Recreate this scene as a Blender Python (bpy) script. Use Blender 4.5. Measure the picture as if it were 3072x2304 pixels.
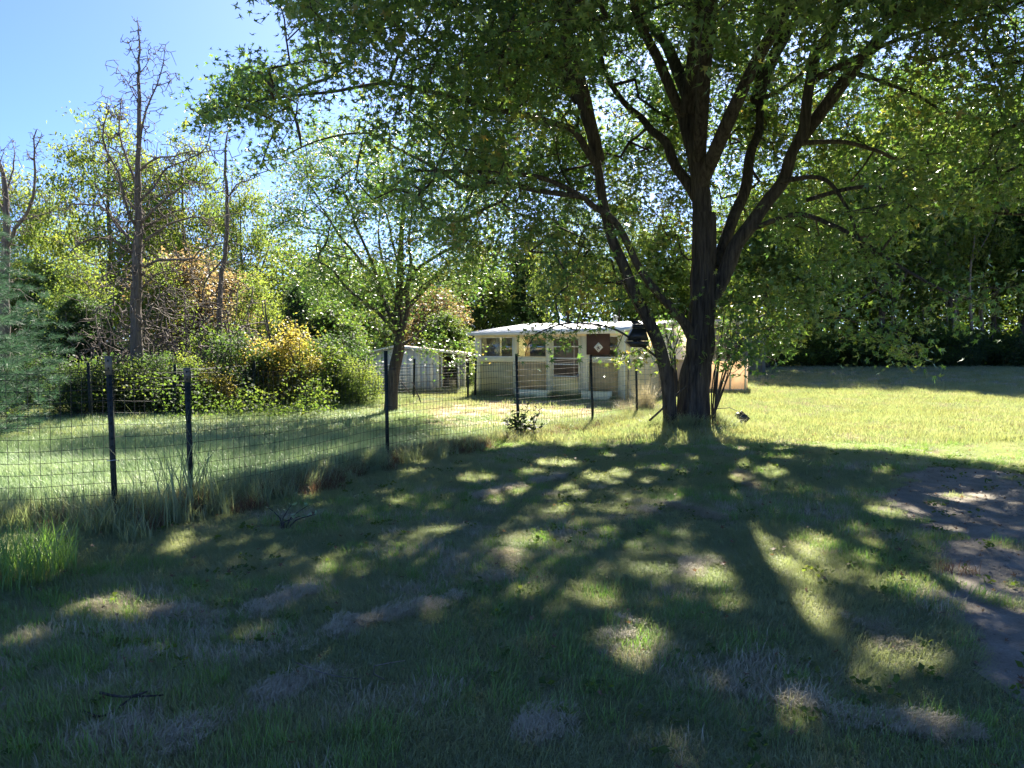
import bpy, math, random
import numpy as np

# ------------------------------------------------------------------ camera, sky, sun, exposure
SC = bpy.context.scene
for o in list(bpy.data.objects):
    bpy.data.objects.remove(o)
CAM_H = 1.55
PITCH = math.radians(2.48)
FPX = 2308.0                       # focal length in pixels of the 3072 px wide photograph
cam = bpy.data.cameras.new('camera')
cam.sensor_width = 34.6
cam.lens = 26.0
cam.clip_start = 0.05
cam.clip_end = 2000
camo = bpy.data.objects.new('camera', cam)
camo.location = (0, 0, CAM_H)
camo.rotation_euler = (math.pi / 2 - PITCH, 0, 0)
SC.collection.objects.link(camo)
SC.camera = camo

SUN_EL = math.radians(40)
SUN_AZ = math.radians(11.4)        # to the right of straight ahead
world = bpy.data.worlds.new('World')
SC.world = world
world.use_nodes = True
wn = world.node_tree.nodes
bg = wn.get('Background') or wn.new('ShaderNodeBackground')
sky = wn.new('ShaderNodeTexSky')
sky.sky_type = 'NISHITA'
sky.sun_disc = False
sky.sun_elevation = SUN_EL
sky.sun_rotation = SUN_AZ
sky.air_density = 0.45
sky.dust_density = 0.7
sky.ozone_density = 10.0
sky.altitude = 0
world.node_tree.links.new(sky.outputs[0], bg.inputs[0])
bg.inputs[1].default_value = 0.050
sun = bpy.data.lights.new('sun', 'SUN')
sun.energy = 3.7
sun.angle = math.radians(0.55)
sun.color = (1.0, 0.93, 0.80)
suno = bpy.data.objects.new('sun', sun)
suno.rotation_euler = (math.pi / 2 - SUN_EL, 0, math.pi - SUN_AZ)
suno.location = (10, 50, 60)
SC.collection.objects.link(suno)
SC.view_settings.view_transform = 'Standard'
SC.view_settings.look = 'None'
SC.view_settings.exposure = 2.84
SC.view_settings.gamma = 1
SC.view_settings.use_curve_mapping = False
SC.render.engine = 'CYCLES'
SC.cycles.use_denoising = True
SC.cycles.max_bounces = 7
SC.cycles.diffuse_bounces = 4
SC.cycles.glossy_bounces = 2
SC.cycles.transmission_bounces = 5
SC.cycles.transparent_max_bounces = 8
SC.cycles.sample_clamp_indirect = 4

# ------------------------------------------------------------------ small helpers
rs = np.random.default_rng(11)
random.seed(5)
cP, sP = math.cos(PITCH), math.sin(PITCH)
TANE = math.tan(SUN_EL)
SHX, SHY = math.sin(SUN_AZ) / TANE, math.cos(SUN_AZ) / TANE


def ray(px, py):
    dx = (px - 1536) / FPX
    dy = -(py - 1152) / FPX
    return np.array([dx, cP + dy * sP, -sP + dy * cP])


def P(px, py, Y):
    """world point at depth Y that the photograph shows at px,py"""
    d = ray(px, py)
    return np.array([0, 0, CAM_H]) + d * (Y / d[1])


def G(px, py, z=0.0):
    d = ray(px, py)
    return np.array([0, 0, CAM_H]) + d * ((z - CAM_H) / d[2])


def project(V):
    V = np.asarray(V, float)
    x, y, z = V[..., 0], V[..., 1], V[..., 2] - CAM_H
    f = y * cP - z * sP
    u = y * sP + z * cP
    f = np.where(f < 0.05, 0.05, f)
    return 1536 + FPX * x / f, 1152 - FPX * u / f


def in_poly(px, py, poly):
    px = np.asarray(px, float)
    py = np.asarray(py, float)
    inside = np.zeros(px.shape, bool)
    n = len(poly)
    for i in range(n):
        x1, y1 = poly[i]
        x2, y2 = poly[(i + 1) % n]
        c = ((y1 > py) != (y2 > py)) & (px < (x2 - x1) * (py - y1) / ((y2 - y1) if y2 != y1 else 1e-9) + x1)
        inside ^= c
    return inside


def _hash(ix, iy, iz, seed):
    h = (ix * 374761393 + iy * 668265263 + iz * 2147483647 + seed * 974634777) & 0xFFFFFFFF
    h = ((h ^ (h >> 13)) * 1274126177) & 0xFFFFFFFF
    return ((h ^ (h >> 16)) & 0xFFFF) / 65535.0


def noise(x, y, z=0.0, seed=0):
    x = np.asarray(x, float)
    y = np.asarray(y, float) + 0 * x
    z = np.asarray(z, float) + 0 * x
    ix, iy, iz = np.floor(x).astype(np.int64), np.floor(y).astype(np.int64), np.floor(z).astype(np.int64)
    fx, fy, fz = x - ix, y - iy, z - iz
    fx, fy, fz = fx * fx * (3 - 2 * fx), fy * fy * (3 - 2 * fy), fz * fz * (3 - 2 * fz)
    r = 0
    for a in (0, 1):
        for b in (0, 1):
            for c in (0, 1):
                w = (fx if a else 1 - fx) * (fy if b else 1 - fy) * (fz if c else 1 - fz)
                r = r + w * _hash(ix + a, iy + b, iz + c, seed)
    return r


def ground_h(x, y):
    x = np.asarray(x, float)
    y = np.asarray(y, float)
    t = np.clip((y - 19) / 22, 0, 1)
    t = t * t * (3 - 2 * t)
    s = np.clip((x + 2) / 8, 0, 1)
    h = 0.72 * t * s
    h = h + 0.05 * (noise(x * .45, y * .45, 0, 3) - .5) + 0.025 * (noise(x * 1.7, y * 1.7, 0, 4) - .5)
    d2 = (x - 3.55) ** 2 + (y - 15.0) ** 2
    h = h + 0.10 * np.exp(-d2 / 1.3)
    return h


def gz(x, y):
    return float(ground_h(np.array([x]), np.array([y]))[0])


def np_mesh(name, V, faces, smooth=False):
    """V (n,3); faces: list of (m,k) int arrays"""
    me = bpy.data.meshes.new(name)
    V = np.ascontiguousarray(V, dtype=np.float32)
    me.vertices.add(len(V))
    me.vertices.foreach_set('co', V.ravel())
    faces = [np.asarray(f, dtype=np.int32) for f in faces if len(f)]
    tot = sum(f.size for f in faces)
    nf = sum(len(f) for f in faces)
    me.loops.add(tot)
    me.polygons.add(nf)
    me.loops.foreach_set('vertex_index', np.concatenate([f.ravel() for f in faces]))
    starts = []
    s = 0
    for f in faces:
        starts.append(s + np.arange(len(f)) * f.shape[1])
        s += f.size
    me.polygons.foreach_set('loop_start', np.concatenate(starts).astype(np.int32))
    if smooth:
        me.polygons.foreach_set('use_smooth', np.ones(nf, dtype=bool))
    me.update(calc_edges=True)
    me.validate(verbose=False)
    return me


class MB:
    """collects shapes into one mesh"""
    def __init__(s):
        s.v = []
        s.f = {}
        s.n = 0

    def add(s, V, F):
        V = np.asarray(V, float)
        F = np.asarray(F, int)
        s.v.append(V)
        s.f.setdefault(F.shape[1], []).append(F + s.n)
        s.n += len(V)

    def box(s, x0, x1, y0, y1, z0, z1):
        V = [(x, y, z) for x in (x0, x1) for y in (y0, y1) for z in (z0, z1)]
        F = [(0, 1, 3, 2), (4, 6, 7, 5), (0, 4, 5, 1), (2, 3, 7, 6), (0, 2, 6, 4), (1, 5, 7, 3)]
        s.add(V, F)
        return s

    def bar(s, a, b, w, h=None):
        """square bar between two points"""
        h = h or w
        a = np.array(a, float)
        b = np.array(b, float)
        d = b - a
        d /= np.linalg.norm(d) + 1e-9
        up = np.array([0, 0, 1.0]) if abs(d[2]) < .9 else np.array([0, 1.0, 0])
        s1 = np.cross(d, up)
        s1 /= np.linalg.norm(s1)
        s2 = np.cross(s1, d)
        V = []
        for p in (a, b):
            for i, j in ((-1, -1), (1, -1), (1, 1), (-1, 1)):
                V.append(p + s1 * w / 2 * i + s2 * h / 2 * j)
        F = [(0, 1, 5, 4), (1, 2, 6, 5), (2, 3, 7, 6), (3, 0, 4, 7), (0, 3, 2, 1), (4, 5, 6, 7)]
        s.add(V, F)
        return s

    def tube(s, pts, rad, k=8, cap=True):
        V, F = tube_geo(pts, rad, k)
        s.add(V, F)
        if cap:
            n = len(pts)
            base = s.n - len(V)
            s.f.setdefault(k, []).append(np.array([[base + j for j in range(k)][::-1], [base + (n - 1) * k + j for j in range(k)]]))
        return s

    def mesh(s, name, smooth=False):
        return np_mesh(name, np.concatenate(s.v), [np.concatenate(v) for v in s.f.values()], smooth)

    def build(s, name, mat, parent=None, smooth=False):
        return link(name, s.mesh(name, smooth), mat, parent)


def tube_geo(pts, rad, k=8):
    pts = np.asarray(pts, float)
    n = len(pts)
    rad = np.broadcast_to(np.asarray(rad, float), (n,))
    T = np.gradient(pts, axis=0)
    T /= np.linalg.norm(T, axis=1)[:, None] + 1e-9
    up = np.array([0.13, 0.97, 0.2])
    A = np.cross(T, up)
    A /= np.linalg.norm(A, axis=1)[:, None] + 1e-9
    B = np.cross(T, A)
    ang = np.arange(k) / k * 2 * math.pi
    V = pts[:, None, :] + rad[:, None, None] * (A[:, None, :] * np.cos(ang)[None, :, None] + B[:, None, :] * np.sin(ang)[None, :, None])
    V = V.reshape(-1, 3)
    i = np.arange(n - 1)[:, None] * k
    j = np.arange(k)[None, :]
    j2 = (j + 1) % k
    F = np.stack([i + j, i + j2, i + k + j2, i + k + j], -1).reshape(-1, 4)
    return V, F


def link(name, me, mat=None, parent=None):
    if mat is not None and len(me.materials) == 0:
        me.materials.append(mat)
    o = bpy.data.objects.new(name, me)
    SC.collection.objects.link(o)
    if parent is not None:
        o.parent = parent
    return o


def thing(name, label, cat, loc=(0, 0, 0), rotz=0, group=None):
    o = bpy.data.objects.new(name, None)
    o.empty_display_size = .2
    SC.collection.objects.link(o)
    o.location = loc
    o.rotation_euler = (0, 0, rotz)
    return tag(o, label, cat, group)


def tag(o, label, cat, group=None):
    o['label'] = label
    o['category'] = cat
    if group:
        o['group'] = group
    return o


def struct(o):
    o['kind'] = 'structure'
    return o


def stuff(o, label=None, cat=None):
    o['kind'] = 'stuff'
    if label:
        o['label'] = label
    if cat:
        o['category'] = cat
    return o


# ------------------------------------------------------------------ materials
MAT = {}


def new_mat(name):
    m = bpy.data.materials.new(name)
    m.use_nodes = True
    nt = m.node_tree
    nt.nodes.clear()
    out = nt.nodes.new('ShaderNodeOutputMaterial')
    MAT[name] = m
    return m, nt, out


def ramp(nt, stops):
    r = nt.nodes.new('ShaderNodeValToRGB')
    el = r.color_ramp.elements
    while len(el) > 1:
        el.remove(el[-1])
    el[0].position = stops[0][0]
    el[0].color = (*stops[0][1], 1)
    for p, c in stops[1:]:
        e = el.new(p)
        e.color = (*c, 1)
    return r


def leaf_mat(name, cols, tcols, tmix=.45, rough=.45, spec=.5, patch=.6):
    """cols / tcols: lists of reflected / transmitted colours picked at random per leaf"""
    m, nt, out = new_mat(name)
    L = nt.links
    geo = nt.nodes.new('ShaderNodeNewGeometry')
    nz = nt.nodes.new('ShaderNodeTexNoise')
    nz.inputs['Scale'].default_value = patch
    nz.inputs['Detail'].default_value = 1
    L.new(geo.outputs['Position'], nz.inputs['Vector'])
    mx = nt.nodes.new('ShaderNodeMath')
    mx.operation = 'MULTIPLY_ADD'
    mx.inputs[1].default_value = .55
    L.new(geo.outputs['Random Per Island'], mx.inputs[0])
    m2 = nt.nodes.new('ShaderNodeMath')
    m2.operation = 'MULTIPLY_ADD'
    m2.inputs[1].default_value = 1.1
    m2.inputs[2].default_value = -.33
    L.new(nz.outputs['Fac'], m2.inputs[0])
    L.new(m2.outputs[0], mx.inputs[2])
    n = len(cols)
    r1 = ramp(nt, [(i / max(1, n - 1), c) for i, c in enumerate(cols)])
    r2 = ramp(nt, [(i / max(1, n - 1), c) for i, c in enumerate(tcols)])
    L.new(mx.outputs[0], r1.inputs[0])
    L.new(mx.outputs[0], r2.inputs[0])
    pr = nt.nodes.new('ShaderNodeBsdfPrincipled')
    pr.inputs['Roughness'].default_value = rough
    pr.inputs['Specular IOR Level'].default_value = spec
    L.new(r1.outputs[0], pr.inputs['Base Color'])
    tr = nt.nodes.new('ShaderNodeBsdfTranslucent')
    L.new(r2.outputs[0], tr.inputs['Color'])
    mix = nt.nodes.new('ShaderNodeMixShader')
    mix.inputs[0].default_value = tmix
    L.new(pr.outputs[0], mix.inputs[1])
    L.new(tr.outputs[0], mix.inputs[2])
    L.new(mix.outputs[0], out.inputs[0])
    return m


def bark_mat(name, c1, c2, scale=6, bump=.6, stretch=.12):
    m, nt, out = new_mat(name)
    L = nt.links
    tc = nt.nodes.new('ShaderNodeTexCoord')
    mp = nt.nodes.new('ShaderNodeMapping')
    mp.inputs['Scale'].default_value = (1, 1, stretch)
    L.new(tc.outputs['Object'], mp.inputs[0])
    nz = nt.nodes.new('ShaderNodeTexNoise')
    nz.inputs['Scale'].default_value = scale * 4
    nz.inputs['Detail'].default_value = 6
    nz.inputs['Roughness'].default_value = .65
    L.new(mp.outputs[0], nz.inputs['Vector'])
    r = ramp(nt, [(.3, c1), (.7, c2)])
    L.new(nz.outputs['Fac'], r.inputs[0])
    bp = nt.nodes.new('ShaderNodeBump')
    bp.inputs['Strength'].default_value = bump
    bp.inputs['Distance'].default_value = .03
    L.new(nz.outputs['Fac'], bp.inputs['Height'])
    pr = nt.nodes.new('ShaderNodeBsdfPrincipled')
    pr.inputs['Roughness'].default_value = .9
    pr.inputs['Specular IOR Level'].default_value = .2
    L.new(r.outputs[0], pr.inputs['Base Color'])
    L.new(bp.outputs[0], pr.inputs['Normal'])
    L.new(pr.outputs[0], out.inputs[0])
    return m


def flat_mat(name, col, rough=.6, metal=0.0, var=.15, scale=8, trans=0.0, spec=.4, bump=0.0, stretch=(1, 1, 1)):
    """paint, wood, metal: one colour worn by noise"""
    m, nt, out = new_mat(name)
    L = nt.links
    tc = nt.nodes.new('ShaderNodeTexCoord')
    mp = nt.nodes.new('ShaderNodeMapping')
    mp.inputs['Scale'].default_value = stretch
    L.new(tc.outputs['Object'], mp.inputs[0])
    nz = nt.nodes.new('ShaderNodeTexNoise')
    nz.inputs['Scale'].default_value = scale
    nz.inputs['Detail'].default_value = 5
    L.new(mp.outputs[0], nz.inputs['Vector'])
    c = np.array(col)
    r = ramp(nt, [(.25, tuple(c * (1 - var))), (.75, tuple(np.minimum(c * (1 + var), 1)))])
    L.new(nz.outputs['Fac'], r.inputs[0])
    pr = nt.nodes.new('ShaderNodeBsdfPrincipled')
    pr.inputs['Roughness'].default_value = rough
    pr.inputs['Metallic'].default_value = metal
    pr.inputs['Specular IOR Level'].default_value = spec
    L.new(r.outputs[0], pr.inputs['Base Color'])
    if bump:
        bp = nt.nodes.new('ShaderNodeBump')
        bp.inputs['Strength'].default_value = bump
        bp.inputs['Distance'].default_value = .01
        L.new(nz.outputs['Fac'], bp.inputs['Height'])
        L.new(bp.outputs[0], pr.inputs['Normal'])
    if trans:
        tr = nt.nodes.new('ShaderNodeBsdfTranslucent')
        L.new(r.outputs[0], tr.inputs['Color'])
        mix = nt.nodes.new('ShaderNodeMixShader')
        mix.inputs[0].default_value = trans
        L.new(pr.outputs[0], mix.inputs[1])
        L.new(tr.outputs[0], mix.inputs[2])
        L.new(mix.outputs[0], out.inputs[0])
    else:
        L.new(pr.outputs[0], out.inputs[0])
    return m


def glass_mat(name, tint=(.8, .85, .85), refl=.12):
    m, nt, out = new_mat(name)
    L = nt.links
    t = nt.nodes.new('ShaderNodeBsdfTransparent')
    t.inputs[0].default_value = (*tint, 1)
    g = nt.nodes.new('ShaderNodeBsdfGlossy')
    g.inputs['Roughness'].default_value = .05
    mix = nt.nodes.new('ShaderNodeMixShader')
    mix.inputs[0].default_value = refl
    L.new(t.outputs[0], mix.inputs[1])
    L.new(g.outputs[0], mix.inputs[2])
    L.new(mix.outputs[0], out.inputs[0])
    return m


# leaves
leaf_mat('maple_leaf', [(0.034, 0.075, 0.039), (0.048, 0.101, 0.046), (0.063, 0.121, 0.046), (0.086, 0.138, 0.044), (0.149, 0.127, 0.046)],
         [(0.088, 0.198, 0.039), (0.132, 0.275, 0.044), (0.209, 0.374, 0.050), (0.363, 0.462, 0.066), (0.572, 0.396, 0.066)], .38, .38, .55)
leaf_mat('light_leaf', [(.06, .10, .035), (.08, .13, .04), (.10, .14, .04), (.14, .15, .04)],
         [(.18, .30, .05), (.26, .38, .06), (.36, .44, .06), (.50, .48, .07)], .45, .65, .18)
leaf_mat('green_leaf', [(.035, .065, .025), (.05, .085, .03), (.07, .10, .03), (.09, .11, .035)],
         [(.12, .22, .03), (.18, .30, .04), (.26, .36, .045), (.36, .38, .05)], .4, .65, .18)
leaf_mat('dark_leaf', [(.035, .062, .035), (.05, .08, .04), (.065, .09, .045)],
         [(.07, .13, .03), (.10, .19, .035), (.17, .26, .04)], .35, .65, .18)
leaf_mat('yellow_leaf', [(.08, .11, .03), (.14, .15, .035), (.22, .19, .04), (.26, .17, .05)],
         [(.26, .32, .05), (.42, .40, .06), (.58, .46, .08), (.52, .34, .09)], .5, .5, .4)
leaf_mat('orange_leaf', [(.09, .10, .04), (.13, .11, .05), (.16, .10, .05), (.11, .12, .05)],
         [(.28, .30, .07), (.34, .28, .10), (.36, .22, .10), (.30, .32, .08)], .5, .5, .4)
leaf_mat('needle', [(.05, .10, .07), (.07, .13, .085), (.09, .15, .095)],
         [(.06, .14, .07), (.08, .18, .08), (.12, .22, .10)], .25, .6, .25)
# grass
leaf_mat('grass_green', [(0.218, 0.262, 0.166), (0.275, 0.314, 0.179), (0.346, 0.365, 0.211), (0.448, 0.422, 0.269)],
         [(0.230, 0.310, 0.103), (0.299, 0.368, 0.115), (0.380, 0.425, 0.138), (0.483, 0.448, 0.207)], .42, .5, .35, 1.2)
leaf_mat('grass_fresh', [(0.172, 0.253, 0.092), (0.218, 0.299, 0.103), (0.276, 0.333, 0.127)],
         [(0.160, 0.340, 0.040), (0.220, 0.420, 0.050), (0.300, 0.450, 0.060)], .45, .4, .5, 1.0)
leaf_mat('grass_silver', [(0.213, 0.338, 0.150), (0.275, 0.388, 0.188), (0.350, 0.425, 0.237)],
         [(0.230, 0.345, 0.115), (0.299, 0.402, 0.149), (0.368, 0.437, 0.184)], .4, .45, .45, 1.0)
leaf_mat('grass_lawn', [(.19, .23, .10), (.25, .27, .12), (.31, .30, .15), (.36, .32, .19)], [(.30, .36, .09), (.37, .39, .11), (.42, .41, .14), (.46, .41, .19)], .42, .55, .3, .5)
leaf_mat('grass_dry', [(0.345, 0.310, 0.218), (0.460, 0.408, 0.299), (0.575, 0.517, 0.380)],
         [(0.330, 0.286, 0.154), (0.440, 0.374, 0.198), (0.495, 0.418, 0.220)], .3, .6, .3, 1.5)
leaf_mat('grass_brown', [(.10, .06, .04), (.15, .09, .055), (.20, .13, .08)],
         [(.25, .14, .06), (.32, .18, .08), (.35, .22, .1)], .3, .6, .3, 1.5)
# barks
leaf_mat('weed_leaf', [(.02, .032, .018), (.03, .045, .022)], [(.04, .07, .02), (.05, .08, .02)], .3, .6, .2)
bark_mat('maple_bark', (.014, .012, .011), (.10, .085, .072), 5, 1.0, .10)
bark_mat('dead_bark', (.07, .055, .048), (.20, .17, .15), 6, .7)
bark_mat('tree_bark', (.035, .03, .025), (.11, .095, .08), 6, .7)
bark_mat('pale_bark', (.10, .085, .07), (.26, .22, .18), 5, .6)


def ground_mat(name, stops, s1=1.1, s2=28, bump=.6):
    m, nt, out = new_mat(name)
    L = nt.links
    tc = nt.nodes.new('ShaderNodeTexCoord')
    a = nt.nodes.new('ShaderNodeTexNoise')
    a.inputs['Scale'].default_value = s1
    a.inputs['Detail'].default_value = 3
    b = nt.nodes.new('ShaderNodeTexNoise')
    b.inputs['Scale'].default_value = s2
    b.inputs['Detail'].default_value = 8
    b.inputs['Roughness'].default_value = .7
    L.new(tc.outputs['Object'], a.inputs['Vector'])
    L.new(tc.outputs['Object'], b.inputs['Vector'])
    ad = nt.nodes.new('ShaderNodeMath')
    ad.operation = 'MULTIPLY_ADD'
    ad.inputs[1].default_value = .5
    hb = nt.nodes.new('ShaderNodeMath')
    hb.operation = 'MULTIPLY'
    hb.inputs[1].default_value = .5
    L.new(b.outputs['Fac'], hb.inputs[0])
    L.new(a.outputs['Fac'], ad.inputs[0])
    L.new(hb.outputs[0], ad.inputs[2])
    r = ramp(nt, stops)
    L.new(ad.outputs[0], r.inputs[0])
    bp = nt.nodes.new('ShaderNodeBump')
    bp.inputs['Strength'].default_value = bump
    bp.inputs['Distance'].default_value = .03
    L.new(b.outputs['Fac'], bp.inputs['Height'])
    pr = nt.nodes.new('ShaderNodeBsdfPrincipled')
    pr.inputs['Roughness'].default_value = .95
    pr.inputs['Specular IOR Level'].default_value = .15
    L.new(r.outputs[0], pr.inputs['Base Color'])
    L.new(bp.outputs[0], pr.inputs['Normal'])
    L.new(pr.outputs[0], out.inputs[0])
    return m


ground_mat('soil_thatch', [(.3, (.13, .13, .085)), (.45, (.19, .20, .12)), (.6, (.26, .26, .16)), (.75, (.34, .31, .21))])
ground_mat('dirt', [(.3, (.16, .14, .11)), (.45, (.26, .23, .18)), (.6, (.36, .32, .26)), (.72, (.50, .45, .37))], 3.5, 60, 1.0)
ground_mat('tan_dirt', [(.3, (.26, .20, .13)), (.5, (.38, .29, .19)), (.7, (.46, .37, .25))], 2.0, 40, .6)

# ------------------------------------------------------------------ ground
def grid_sheet(name, xs, ys, lift=0.0, mask=None):
    X, Y = np.meshgrid(xs, ys)
    Z = ground_h(X, Y) + lift
    V = np.stack([X, Y, Z], -1).reshape(-1, 3)
    nx, ny = len(xs), len(ys)
    i = np.arange(ny - 1)[:, None] * nx
    j = np.arange(nx - 1)[None, :]
    F = np.stack([i + j, i + j + 1, i + nx + j + 1, i + nx + j], -1).reshape(-1, 4)
    if mask is not None:
        c = V[F].mean(1)
        F = F[mask(c[:, 0], c[:, 1])]
        used = np.unique(F)
        re = -np.ones(len(V), int)
        re[used] = np.arange(len(used))
        V = V[used]
        F = re[F]
    return np_mesh(name, V, [F], True)


xs = np.concatenate([[-900, -500, -250, -120, -70], np.arange(-45, -12, 1.0), np.arange(-12, 16, .25), np.arange(16, 50, 1.0), [70, 120, 250, 500, 900]])
ys = np.concatenate([[-300, -60, -20, -8], np.arange(-3, 24, .25), np.arange(24, 64, 1.0), [80, 120, 220, 500, 1200]])
ground = struct(link('ground', grid_sheet('ground', xs, ys), MAT['soil_thatch']))

PATH = [(2700, 1430), (2840, 1400), (3100, 1420), (3500, 1500), (3600, 2400), (3350, 2600), (3060, 2150), (2940, 1930), (2850, 1760), (2770, 1640), (2700, 1540)]
PATHW = [tuple(G(*p)[:2]) for p in PATH]
BARE = [(1270, 1235), (1400, 1206), (1560, 1200), (1760, 1212), (1860, 1225), (1800, 1262), (1600, 1285), (1400, 1300), (1270, 1275)]
BAREW = [tuple(G(*p)[:2]) for p in BARE]


def warp_in(poly, amp, s, seed):
    def f(x, y):
        wx = x + amp * (noise(x * s, y * s, 0, seed) - .5) * 2 + amp * .5 * (noise(x * s * 3, y * s * 3, 0, seed + 1) - .5) * 2
        wy = y + amp * (noise(x * s + 31, y * s, 0, seed) - .5) * 2 + amp * .5 * (noise(x * s * 3 + 17, y * s * 3, 0, seed + 1) - .5) * 2
        return in_poly(wx, wy, poly)
    return f


in_path = warp_in(PATHW, .22, 1.6, 21)
in_bare = warp_in(BAREW, .35, .9, 22)
pa = np.array(PATHW)
struct(link('dirt_path', grid_sheet('dirt_path', np.arange(pa[:, 0].min() - .5, pa[:, 0].max() + .5, .05), np.arange(pa[:, 1].min() - .5, pa[:, 1].max() + .5, .05), .008, in_path), MAT['dirt']))
ba = np.array(BAREW)
struct(link('bare_earth', grid_sheet('bare_earth', np.arange(ba[:, 0].min() - .5, ba[:, 0].max() + .5, .08), np.arange(ba[:, 1].min() - .5, ba[:, 1].max() + .5, .08), .008, in_bare), MAT['tan_dirt']))

# ------------------------------------------------------------------ trees: growing branches towards leaf clusters
def resample(pts, step):
    pts = np.asarray(pts, float)
    # Catmull-Rom
    out = []
    n = len(pts)
    for i in range(n - 1):
        p0 = pts[max(i - 1, 0)]
        p1, p2 = pts[i], pts[i + 1]
        p3 = pts[min(i + 2, n - 1)]
        m = max(1, int(np.linalg.norm((p2 - p1)[:3]) / step))
        for k in range(m):
            t = k / m
            out.append(.5 * ((2 * p1) + (-p0 + p2) * t + (2 * p0 - 5 * p1 + 4 * p2 - p3) * t * t + (-p0 + 3 * p1 - 3 * p2 + p3) * t ** 3))
    out.append(pts[-1])
    return np.array(out)


class Skel:
    def __init__(s):
        s.p = []
        s.par = []
        s.r = []
        s.fix = []

    def chain(s, pts, rad, parent=-1):
        idx = []
        for q, r in zip(pts, rad):
            s.p.append(np.array(q, float))
            s.par.append(parent)
            s.r.append(r)
            s.fix.append(True)
            parent = len(s.p) - 1
            idx.append(parent)
        return idx

    def nearest(s, q):
        A = np.array(s.p)
        return int(np.argmin(((A - q) ** 2).sum(1)))

    def grow(s, clusters, step, rg, wob=.12, rise=.15, rtip=.006, power=.5, keep_above=None):
        A = np.zeros((len(s.p) + len(clusters) * 40, 3))
        n = len(s.p)
        A[:n] = np.array(s.p)
        start = 0 if keep_above is None else keep_above
        base = A[start:n]
        d0 = np.array([((base - c) ** 2).sum(1).min() for c in clusters])
        par = list(s.par)
        for ci in np.argsort(d0):
            c = clusters[ci]
            D = A[start:n] - c
            # prefer nodes lower than the cluster
            w = (D ** 2).sum(1) * (1 + .5 * (D[:, 2] > 0.3))
            k = int(np.argmin(w)) + start
            a = A[k].copy()
            L = np.linalg.norm(c - a)
            m = max(1, min(38, int(L / step)))
            lat = rg.normal(size=3) * wob * L
            lat[2] += rise * L
            prev = k
            for i in range(1, m + 1):
                t = i / m
                q = a + (c - a) * t + lat * math.sin(math.pi * t) * .6 + rg.normal(size=3) * .015 * (i < m)
                A[n] = q
                par.append(prev)
                prev = n
                n += 1
        n0 = len(s.p)
        cnt = np.ones(n)
        par = np.array(par)
        for i in range(n - 1, n0 - 1, -1):
            if par[i] >= 0:
                cnt[par[i]] += cnt[i]
        r = np.zeros(n)
        r[:n0] = s.r
        r[n0:] = np.minimum(rtip * cnt[n0:] ** power, .035)
        s.A, s.PAR, s.R, s.n0 = A[:n], par, r, n0
        return s

    def twig_mesh(s, name, mat, parent=None, kbig=6, ksmall=3, thr=.02):
        idx = np.arange(s.n0, len(s.A))
        a = s.A[s.PAR[idx]]
        b = s.A[idx]
        ra = np.minimum(s.R[s.PAR[idx]], s.R[idx] * 1.3)
        rb = s.R[idx]
        return frusta(name, a, b, ra, rb, mat, parent, kbig, ksmall, thr)


def frusta(name, a, b, ra, rb, mat, parent=None, kbig=6, ksmall=3, thr=.02):
    Vs, Fs, n = [], [], 0
    for big in (True, False):
        sel = (ra > thr) if big else (ra <= thr)
        if not sel.any():
            continue
        k = kbig if big else ksmall
        A, B, RA, RB = a[sel], b[sel], ra[sel], rb[sel]
        T = B - A
        ln = np.linalg.norm(T, axis=1)[:, None] + 1e-9
        T = T / ln
        A = A - T * RA[:, None] * .3
        up = np.array([.3, .2, .93])
        S = np.cross(T, up)
        S /= np.linalg.norm(S, axis=1)[:, None] + 1e-9
        Q = np.cross(T, S)
        ang = np.arange(k) / k * 2 * math.pi
        ring = S[:, None, :] * np.cos(ang)[None, :, None] + Q[:, None, :] * np.sin(ang)[None, :, None]
        V = np.concatenate([A[:, None] + ring * RA[:, None, None], B[:, None] + ring * RB[:, None, None]], 1)
        i = np.arange(len(A))[:, None] * 2 * k
        j = np.arange(k)[None]
        F = np.stack([i + j, i + (j + 1) % k, i + k + (j + 1) % k, i + k + j], -1).reshape(-1, 4) + n
        Vs.append(V.reshape(-1, 3))
        Fs.append(F)
        n += V.shape[0] * V.shape[1]
    me = np_mesh(name, np.concatenate(Vs), Fs, True)
    return link(name, me, mat, parent)


def rotmats(n, rg, tilt=None, az=None):
    """random leaf frames: columns = (side, along, normal)"""
    az = rg.uniform(0, 2 * math.pi, n) if az is None else az
    tilt = rg.uniform(-1.2, .25, n) if tilt is None else tilt      # pitch of the blade: negative = hanging
    roll = rg.normal(0, .6, n)
    al = np.stack([np.cos(az) * np.cos(tilt), np.sin(az) * np.cos(tilt), np.sin(tilt)], -1)
    sd = np.stack([-np.sin(az), np.cos(az), 0 * az], -1)
    nm = np.cross(sd, al)
    sd2 = sd * np.cos(roll)[:, None] + nm * np.sin(roll)[:, None]
    nm2 = np.cross(sd2, al)
    return np.stack([sd2, al, nm2], -1)


def scatter_template(T, F, pos, R, scale):
    """T (k,3) template, F list of faces; returns V, faces"""
    n, k = len(pos), len(T)
    V = np.einsum('nij,kj->nki', R, T) * scale[:, None, None] + pos[:, None, :]
    off = (np.arange(n) * k)[:, None, None]
    FF = [(np.asarray(f)[None] + off).reshape(-1, np.asarray(f).shape[1]) for f in F]
    return V.reshape(-1, 3), FF


def polar(l, cup=.0):
    pts = []
    for a, r in l:
        t = math.radians(a)
        pts.append((math.sin(t) * r, .12 + math.cos(t) * r, -cup * abs(math.sin(t) * r)))
    return np.array(pts)


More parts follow.
